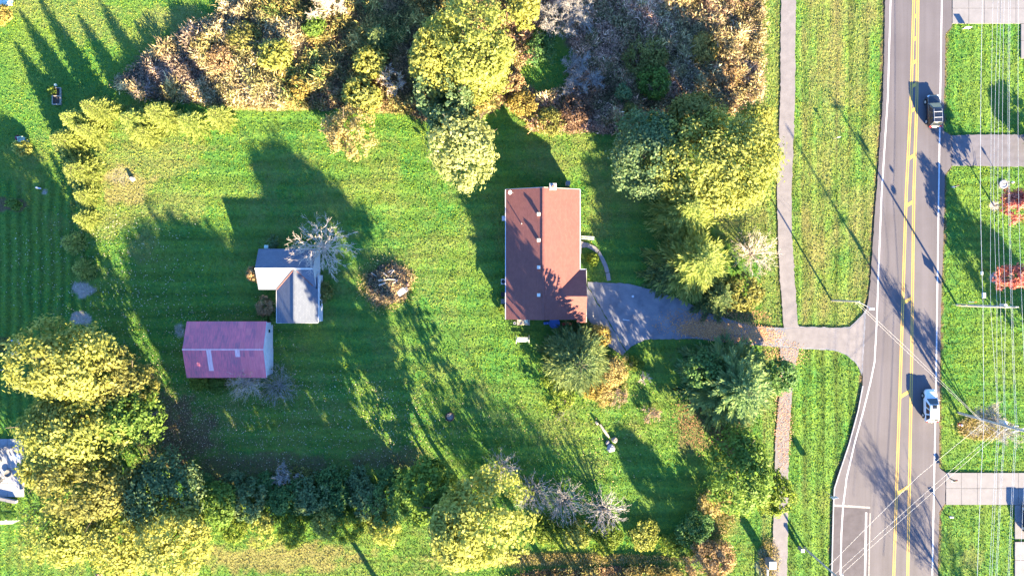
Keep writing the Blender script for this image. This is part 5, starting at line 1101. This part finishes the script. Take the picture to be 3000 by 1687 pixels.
p = np.array([*px2(112, 551), 0]); t = thing('garden_edging', 'short white board lying on the shaded left lawn', 'board', p); MB().box((p[0], p[1], .06), (.7, .2, .12), -.2).build('board', M['white'], t, bevel=.02); MB().box((p[0], p[1], -.02), (.9, .12, .05), -.2).build('foot', M['trim'], t)
bench((54, 1000), 'white slatted garden bench on the left lawn above the yellow tree', math.pi, 'white', 'white', 1.3)
p = np.array([*px2(49, 1035), 0]); t = thing('storage_box', 'teal storage box on the left lawn below the white bench', 'box', p); MB().box((p[0], p[1], .28), (1.0, .55, .56)).build('case', M['teal'], t, bevel=.04); MB().box((p[0], p[1], .58), (1.06, .6, .07)).build('lid', M['mint'], t, bevel=.02)
p = np.array([*px2(20, 8), 0]); t = thing('tarp', 'pale mint tarp draped on the grass in the top left corner', 'tarp', p)
g = np.random.default_rng(2); V = [(p[0] + (i - 3) * .33 + g.normal(0, .05), p[1] + (j - 2) * .26 + g.normal(0, .05), .08 + abs(g.normal(0, .12))) for j in range(5) for i in range(7)]
MB().add(V, [(j * 7 + i, j * 7 + i + 1, (j + 1) * 7 + i + 1, (j + 1) * 7 + i) for j in range(4) for i in range(6)]).build('cloth', M['mint'], t, smooth=True)
def fence(a, b, label, hgt, gap, col, rails=2, name='picket_fence', pw=.09):
    A = np.array([*px2(*a), 0]); B = np.array([*px2(*b), 0]); t = thing(name, label, 'fence', A); d = (B - A); L = np.linalg.norm(d); d /= L; rz = math.atan2(d[1], d[0]); n = int(L / gap)
    me = None
    for i in range(n + 1):
        q = A + d * i * gap
        if me is None:
            o = MB().box((q[0], q[1], hgt / 2), (pw, .03, hgt), rz).build('picket', M[col], t); me = o.data
        else:
            o = bpy.data.objects.new('picket', me); o.location = tuple(q - A); put(o, t)
    for i in range(int(L / 2.2) + 1):
        q = A + d * min(L, i * 2.2); MB().box((q[0] - d[1] * .06, q[1] + d[0] * .06, hgt / 2), (.12, .12, hgt + .2), rz).build('post', M[col], t)
    for k in range(rails):
        z = hgt * (.2 + .62 * k); m = (A + B) / 2; MB().box((m[0] - d[1] * .05, m[1] + d[0] * .05, z), (L, .05, .09), rz).build('rail', M[col], t)
    return t
fence((-70, 1527), (60, 1523), 'pale picket fence below the white patio', 1.7, .22, 'trim')
fence((-60, 1085), (52, 1081), 'tan picket fence at the left edge beside the yellow tree', 1.2, .2, 'wood')
# patio furniture
p = np.array([*px2(27, 1385), .06]); t = thing('fire_bowl', 'round dark fire bowl on the white patio', 'fire bowl', p)
MB().lathe(p, [(.25, 0), (.5, .22), (.55, .34), (.48, .34), (.42, .22), (.1, .18)], 18).build('bowl', M['grey_cloth'], t)
for i in range(3): a = i * 2.09; MB().tube((p[0] + .3 * math.cos(a), p[1] + .3 * math.sin(a), .06), (p[0] + .4 * math.cos(a), p[1] + .4 * math.sin(a), .25), .03, n=6).build('leg', M['black'], t)
def chair(base, rz, label):
    p = np.array([*px2(*base), .06]); t = thing('patio_chair', label, 'chair', p); t.rotation_euler = (0, 0, rz); ORG[t.name] = np.zeros(3)
    MB().box((0, 0, .4), (.6, .6, .07)).build('seat', M['grey_cloth'], t, bevel=.02); MB().box((0, .32, .7), (.6, .06, .6), rx=-.2).build('backrest', M['grey_cloth'], t, bevel=.02)
    for sx in (-1, 1):
        for sy in (-1, 1): MB().box((sx * .26, sy * .26, .2), (.05, .05, .4)).build('leg', M['black'], t)
        MB().box((sx * .32, 0, .58), (.06, .6, .04)).build('armrest', M['black'], t)
chair((8, 1402), 2.4, 'grey patio chair beside the fire bowl at the left edge')
p = np.array([*px2(2, 1350), .06]); t = thing('patio_umbrella', 'grey open umbrella standing on the white patio', 'umbrella', p)
MB().tube(p, (p[0], p[1], 2.5), .03, n=8).build('pole', M['metal'], t); MB().lathe((p[0], p[1], .06), [(.28, 0), (.28, .08), (.05, .1)], 14).build('base', M['concrete_old'], t)
MB().lathe((p[0], p[1], 2.0), [(1.35, 0), (1.3, .06), (.05, .55)], 8).build('canopy', M['grey_cloth'], t)
p = np.array([*px2(60, 1336), .06]); t = thing('patio_table', 'white square table on the white patio', 'table', p); MB().box((p[0], p[1], .72), (1.0, .75, .05)).build('top', M['white'], t)
for sx in (-1, 1):
    for sy in (-1, 1): MB().box((p[0] + sx * .42, p[1] + sy * .3, .38), (.06, .06, .66)).build('leg', M['white'], t)
for a, b, lb in (((66, 1390), (69, 1430), 'right side of the patio'), ((-40, 1318), (40, 1308), 'upper edge of the patio'), ((-30, 1450), (52, 1468), 'lower edge of the patio')):
    A = np.array([*px2(*a), 0]); B = np.array([*px2(*b), 0]); m = (A + B) / 2; d = B - A; L = np.linalg.norm(d); rz = math.atan2(d[1], d[0]); t = thing('seat_wall', 'low pale stone seat wall along the %s' % lb, 'wall', m)
    MB().box((m[0], m[1], .22), (L, .35, .5), rz).build('wall_body', M['stone_pale'], t)
    n = max(2, int(L / .6))
    for i in range(n): q = A + d * (i + .5) / n; MB().box((q[0], q[1], .51), (L / n - .015, .44, .07), rz).build('cap_stone', M['concrete'], t)
# stump in the dry patch, fire ring, brush pile
p = np.array([*px2(388, 524), -.1]); t = thing('stump', 'grey tree stump in the dry patch of the back lawn', 'stump', p); MB().lathe(p, [(.42, 0), (.33, .15), (.28, .45), (.25, .5)], 11).build('wood', M['wood'], t); MB().lathe((p[0], p[1], .4), [(.24, 0), (.22, .02)], 11).build('cut_face', M['log'], t)
p = np.array([*px2(1318, 1220), -.06]); t = thing('fire_ring', 'black round fire ring on the lawn below the sheds', 'fire ring', p)
MB().lathe(p, [(.66, 0), (.68, .3), (.6, .32), (.56, .05)], 24).build('ring', M['rubber'], t); MB().lathe((p[0], p[1], p[2]), [(.55, .0), (.5, .1)], 20).build('ash', M['mulch_pale'], t)
def log(c, ln, r, rz, tilt, label, group=None, mat='log'):
    c = np.array(c, float); d = np.array([math.cos(rz) * math.cos(tilt), math.sin(rz) * math.cos(tilt), math.sin(tilt)]); t = thing('log', label, 'log', c - [0, 0, r], group)
    a, b = c - d * ln / 2, c + d * ln / 2; m = c + np.array([0, 0, .04]); mb = MB(); mb.tube(a, m, r * .92, r * 1.05, n=9).tube(m, b, r * 1.05, r * .85, n=9); mb.build('bark', M[mat], t)
    for e, s in ((a, -1), (b, 1)): MB().tube(e + d * s * .002, e + d * s * .012, r * .78, n=9).build('cut_end', M['trim'], t)
def brush():
    g = np.random.default_rng(12); c = px2(1140, 832); R = 3.1
    t = thing('brush_pile', 'round brush pile of branches and debris on the lawn', 'brush pile', (c[0], c[1], 0))
    n = 26; V = [(c[0], c[1], .95)]; F = []
    for k, rr in enumerate((.3, .6, .85, 1.0)):
        for i in range(n):
            a = 6.283 * i / n; q = R * rr * (1 + g.normal(0, .05)); V.append((c[0] + q * math.cos(a), c[1] + q * math.sin(a), (.95 * (1 - rr ** 2) + g.normal(0, .10)) if k < 3 else -.12))
    F = [(0, 1 + i, 1 + (i + 1) % n) for i in range(n)] + [(1 + k * n + i, 1 + (k + 1) * n + i, 1 + (k + 1) * n + (i + 1) % n, 1 + k * n + (i + 1) % n) for k in range(3) for i in range(n)]
    MB().add(V, F).build('mound', M['soil'], t)
    N = 5200; a = g.uniform(0, 6.283, N); r = R * np.sqrt(g.random(N)) * (1.0 + .16 * np.sin(2 * a + .6) + .10 * np.sin(5 * a) + g.normal(0, .06, N)); z = .95 * np.clip(1 - (r / R) ** 2, 0, 1)
    B = np.stack([c[0] + r * np.cos(a), c[1] + r * np.sin(a), z + g.uniform(-.05, .15, N)], 1); D = np.stack([g.normal(0, 1, N), g.normal(0, 1, N), g.normal(.15, .3, N)], 1)
    V, F = axis_quads(B, D, g.uniform(.15, .75, N), g.uniform(.015, .05, N), g); pal = np.array([(.10, .07, .05), (.20, .15, .10), (.34, .26, .17), (.06, .08, .025), (.40, .30, .16), (.05, .045, .04)])
    cc = pal[g.integers(0, 6, N)]; cc = np.where(((r * np.cos(a) > .4) & (g.random(N) < .5))[:, None], np.array([.42, .29, .15]), cc); c4 = np.concatenate([np.repeat(cc, 4, 0), np.ones((4 * N, 1))], 1)
    npobj('debris', V, F, col_mat('brush_debris', .15), t, {'col': ('FLOAT_COLOR', c4)}, kind='stuff')
    lw = ['longest pale log across the middle of the brush pile', 'pale log at the right of the longest one on the brush pile', 'thick pale log lowest on the brush pile', 'grey slanting log near the top of the brush pile', 'upright-pointing log at the upper right of the brush pile', 'thin grey log at the left of the brush pile', 'short log above the others on the brush pile', 'reddish log at the right centre of the brush pile']
    for li, (x, y, ln, r, rz) in enumerate(((1126, 820, 1.5, .12, .1), (1150, 818, 1.3, .11, -.1), (1124, 832, 1.1, .13, .35), (1134, 806, 1.0, .10, -.7), (1150, 800, 1.1, .09, .9), (1100, 806, 1.2, .08, -.6), (1145, 795, .9, .09, .5), (1160, 826, 1.0, .10, .6))):
        q = px2(x, y); rr = math.hypot(q[0] - c[0], q[1] - c[1]); log((q[0], q[1], .95 * (1 - (rr / R) ** 2) + .12), ln, r, rz, 0.05, lw[li], 'pale logs on the brush pile')
    q = px2(1178, 855); t2 = thing('broken_pallet', 'white broken chair frame lying on the right side of the brush pile', 'chair', (q[0], q[1], .4))
    MB().box((q[0], q[1], .72), (1.2, .8, .07), .6).build('panel', M['white'], t2)
    for i in range(3): MB().box((q[0] + .75 + .08 * i - .1, q[1] + .45 - .22 * i + .1, .74), (.5, .07, .06), .6).build('slat', M['white'], t2)
    q = px2(1196, 833); t3 = thing('plant_pot', 'overturned terracotta pot on the right edge of the brush pile', 'pot', (q[0], q[1], .1)); MB().tube((q[0] - .2, q[1] - .1, .45), (q[0] + .12, q[1] + .08, .42), .26, .19, n=12).build('pot', M['brick'], t3); MB().tube((q[0] - .23, q[1] - .115, .455), (q[0] - .2, q[1] - .1, .45), .2, n=12).build('opening', M['soil'], t3)
brush()
for x, y, ln, r, rz, lb, mt in ((1768, 1258, 1.9, .17, -1.0, 'long pale log lying above the boulders on the front lawn', 'log'), (1778, 1270, 1.2, .13, -1.05, 'shorter log touching the long pale log on the front lawn', 'log'), (1748, 1238, .5, .18, -.9, 'short cut log at the upper end of the long pale log', 'log')):
    q = px2(x, y); log((q[0], q[1], r + .02), ln, r, rz, 0, lb, None, mt)
def rock(x, y, r, label, mat='concrete_old', seed=1):
    g = np.random.default_rng(seed); q = px2(x, y); V = []; n = 9
    prof = [(.75, -.1), (1.0, .25), (.8, .6), (.35, .8)]
    for rr, z in prof:
        for i in range(n): a = 6.283 * i / n; k = rr * (1 + g.normal(0, .14)); V.append((q[0] + r * k * math.cos(a), q[1] + r * k * math.sin(a), r * (z + g.normal(0, .06))))
    F = [(k * n + i, k * n + (i + 1) % n, (k + 1) * n + (i + 1) % n, (k + 1) * n + i) for k in range(3) for i in range(n)] + [tuple(range(3 * n, 4 * n))]
    MB().add(V, F).build('boulder', M[mat], None, label=label, cat='boulder', loc=(q[0], q[1], 0))
rock(1800, 1288, .45, 'dark grey boulder at the right of the log group', 'mulch_pale', 3); rock(1790, 1312, .62, 'largest pale boulder below the logs on the front lawn', 'stone_pale', 4); rock(1780, 1296, .38, 'middle boulder between the logs and the largest boulder', 'concrete_old', 5)
# swing bench behind the house
p = np.array([*px2(1531, 994), 0]); t = thing('garden_swing', 'white two-seat garden swing on the lawn behind the house', 'swing', p)
for s in (-1, 1):
    for y in (-.6, .65): MB().tube((p[0] + s * .95, p[1] + y, -.1), (p[0] + s * .88, p[1] + .05, 1.75), .035, n=6).build('leg', M['white'], t)
    MB().tube((p[0] + s * .6, p[1] + .05, 1.75), (p[0] + s * .7, p[1] - .05, .5), .015, n=5).build('chain', M['metal'], t)
MB().tube((p[0] - .95, p[1] + .05, 1.75), (p[0] + .95, p[1] + .05, 1.75), .04, n=6).build('top_bar', M['white'], t)
for i in range(4): MB().box((p[0], p[1] - .28 + i * .14, .48), (1.5, .11, .04)).build('seat_slat', M['mint'], t)
for i in range(3): MB().box((p[0], p[1] + .28 + i * .03, .62 + i * .15), (1.5, .04, .12)).build('back_slat', M['white'], t)
# deck landing and clutter along the house
p = np.array([*px2(1533, 940), 0]); t = thing('deck_landing', 'small pale wooden deck landing at the back corner of the house', 'deck', p)
for i in range(9): MB().box((p[0] - .82 + i * .205, p[1], .42), (.19, 1.15, .05)).build('plank', M['log'], t)
for sx in (-1, 1): MB().box((p[0] + sx * .8, p[1] - .5, .2), (.1, .1, .45)).build('post', M['wood'], t); MB().box((p[0] + sx * .88, p[1] - .05, .85), (.06, 1.15, .08)).build('rail', M['wood'], t)
q = px2(1541, 940); MB().box((q[0], q[1], .64), (.5, .5, .38)).build('cooler', M['mint'], None, label='pale blue square cooler standing on the deck landing', cat='cooler', bevel=.05, loc=(q[0], q[1], .45))
q = px2(1508, 946); t = thing('pale_bucket', 'white bucket beside the deck landing', 'bucket', (q[0], q[1], 0)); MB().lathe((q[0], q[1], 0), [(.15, 0), (.2, .4), (.17, .4), (.14, .05)], 12).build('bucket', M['white'], t); MB().tube((q[0] - .2, q[1], .4), (q[0], q[1] - .12, .5), .012, n=4).build('handle', M['metal'], t)
def toy(x, y, col, label, rz):
    q = px2(x, y); t = thing('ride_on_toy', label, 'toy', (q[0], q[1], 0)); t.rotation_euler = (0, 0, rz); ORG[t.name] = np.zeros(3)
    MB().box((0, 0, .25), (.75, .4, .25)).build('body', M[col], t, bevel=.07); MB().box((-.22, 0, .42), (.2, .34, .25)).build('seat', M[col], t, bevel=.05); MB().tube((.2, 0, .35), (.14, 0, .58), .03, n=6).build('steering_column', M['white'], t)
    for sx in (-1, 1):
        for sy in (-1, 1): MB().tube((sx * .25, sy * .18, .11), (sx * .25, sy * .25, .11), .11, n=10).build('wheel', M['black'], t)
toy(1653, 948, 'red', 'red plastic ride-on toy under the house eave', .2); toy(1668, 947, 'orange', 'orange plastic ride-on toy next to the red one', -.4); toy(1600, 946, 'blue', 'blue plastic ride-on toy under the house eave', .1)
q = px2(1624, 946); MB().lathe((q[0], q[1], 0), [(.75, 0), (.8, .22), (.72, .22), (.68, .04)], 18).build('paddling_pool', M['blue'], None, label='small blue paddling pool half under the house eave', cat='paddling pool', loc=(q[0], q[1], 0))
def bin_(x, y, label, mat):
    q = px2(x, y); t = thing('waste_bin', label, 'bin', (q[0], q[1], 0)); V = [(q[0] + sx * a, q[1] + sy * a, z) for a, z in ((.24, .05), (.31, 1.0)) for sx, sy in ((-1, -1), (1, -1), (1, 1), (-1, 1))]
    MB().add(V, [(3, 2, 1, 0), (4, 5, 6, 7), (0, 1, 5, 4), (1, 2, 6, 5), (2, 3, 7, 6), (3, 0, 4, 7)]).build('tub', M[mat], t, bevel=.03); MB().box((q[0], q[1], 1.04), (.68, .7, .08)).build('lid', M[mat], t, bevel=.03)
    for sx in (-1, 1): MB().tube((q[0] + sx * .2, q[1] + .25, .1), (q[0] + sx * .3, q[1] + .25, .1), .1, n=10).build('wheel', M['rubber'], t)
bin_(1475, 862, 'upper dark waste bin against the back wall of the house', 'black'); bin_(1475, 882, 'lower grey waste bin against the back wall of the house', 'grey_cloth')
q = px2(1475, 825); t = thing('air_conditioner', 'grey air conditioner unit against the back wall of the house', 'air conditioner', (q[0], q[1], 0)); MB().box((q[0], q[1], .42), (.7, .8, .8)).build('case', M['metal'], t, bevel=.04); MB().lathe((q[0], q[1], .83), [(.30, 0), (.28, .03)], 16).build('fan_grille', M['black'], t)
q = px2(1478, 643); t = thing('window_air_conditioner', 'pale box hung outside the upper back wall of the house', 'air conditioner', (q[0], q[1], 1.2)); MB().box((q[0] - .1, q[1], 1.5), (.5, .7, .45)).build('case', M['white'], t, bevel=.04); MB().box((q[0] - .36, q[1], 1.5), (.03, .55, .32)).build('grille', M['black'], t)
# white ladder on the lawn by the front door
p = np.array([*px2(1722, 697), 0]); t = thing('ladder', 'white ladder lying on the lawn beside the front door step', 'ladder', p)
for s in (-1, 1): MB().box((p[0], p[1] + s * .2 - .0, .08), (1.9, .06, .09), -.06).build('side_rail', M['white'], t)
for i in range(10): x = -.85 + i * .19; MB().box((p[0] + x, p[1] - x * .06, .09), (.06, .36, .05), -.06).build('rung', M['white'], t)
q = px2(1853, 868); MB().lathe((q[0], q[1], 0.02), [(.13, 0), (.18, .26), (.15, .26)], 12).build('bucket', M['white'], None, label='small white bucket on the shaded parking area', cat='bucket', loc=(q[0], q[1], 0.02))
q = px2(1834, 937); t = thing('board', 'pale board lying on the parking area', 'board', (q[0], q[1], .02)); MB().box((q[0], q[1], .06), (1.0, .12, .06), -.15).build('plank', M['white'], t); MB().box((q[0] - .35, q[1] + .05, .04), (.10, .3, .04), -.15).build('batten', M['wood'], t)
q = px2(305, 1677); t = thing('playhouse_roof', 'small red-roofed birdhouse table at the bottom edge of the grove', 'bird table', (q[0], q[1], 0)); MB().tube((q[0], q[1], -.1), (q[0], q[1], 1.3), .05, n=6).build('post', M['wood'], t)
MB().slab([(q[0] - .5, q[1] - .4, 1.3), (q[0], q[1] - .4, 1.65), (q[0], q[1] + .4, 1.65), (q[0] - .5, q[1] + .4, 1.3)], .05).slab([(q[0], q[1] - .4, 1.65), (q[0] + .5, q[1] - .4, 1.3), (q[0] + .5, q[1] + .4, 1.3), (q[0], q[1] + .4, 1.65)], .05).build('roof', M['brick'], t); MB().box((q[0], q[1], 1.2), (.6, .6, .06)).build('tray', M['wood'], t)
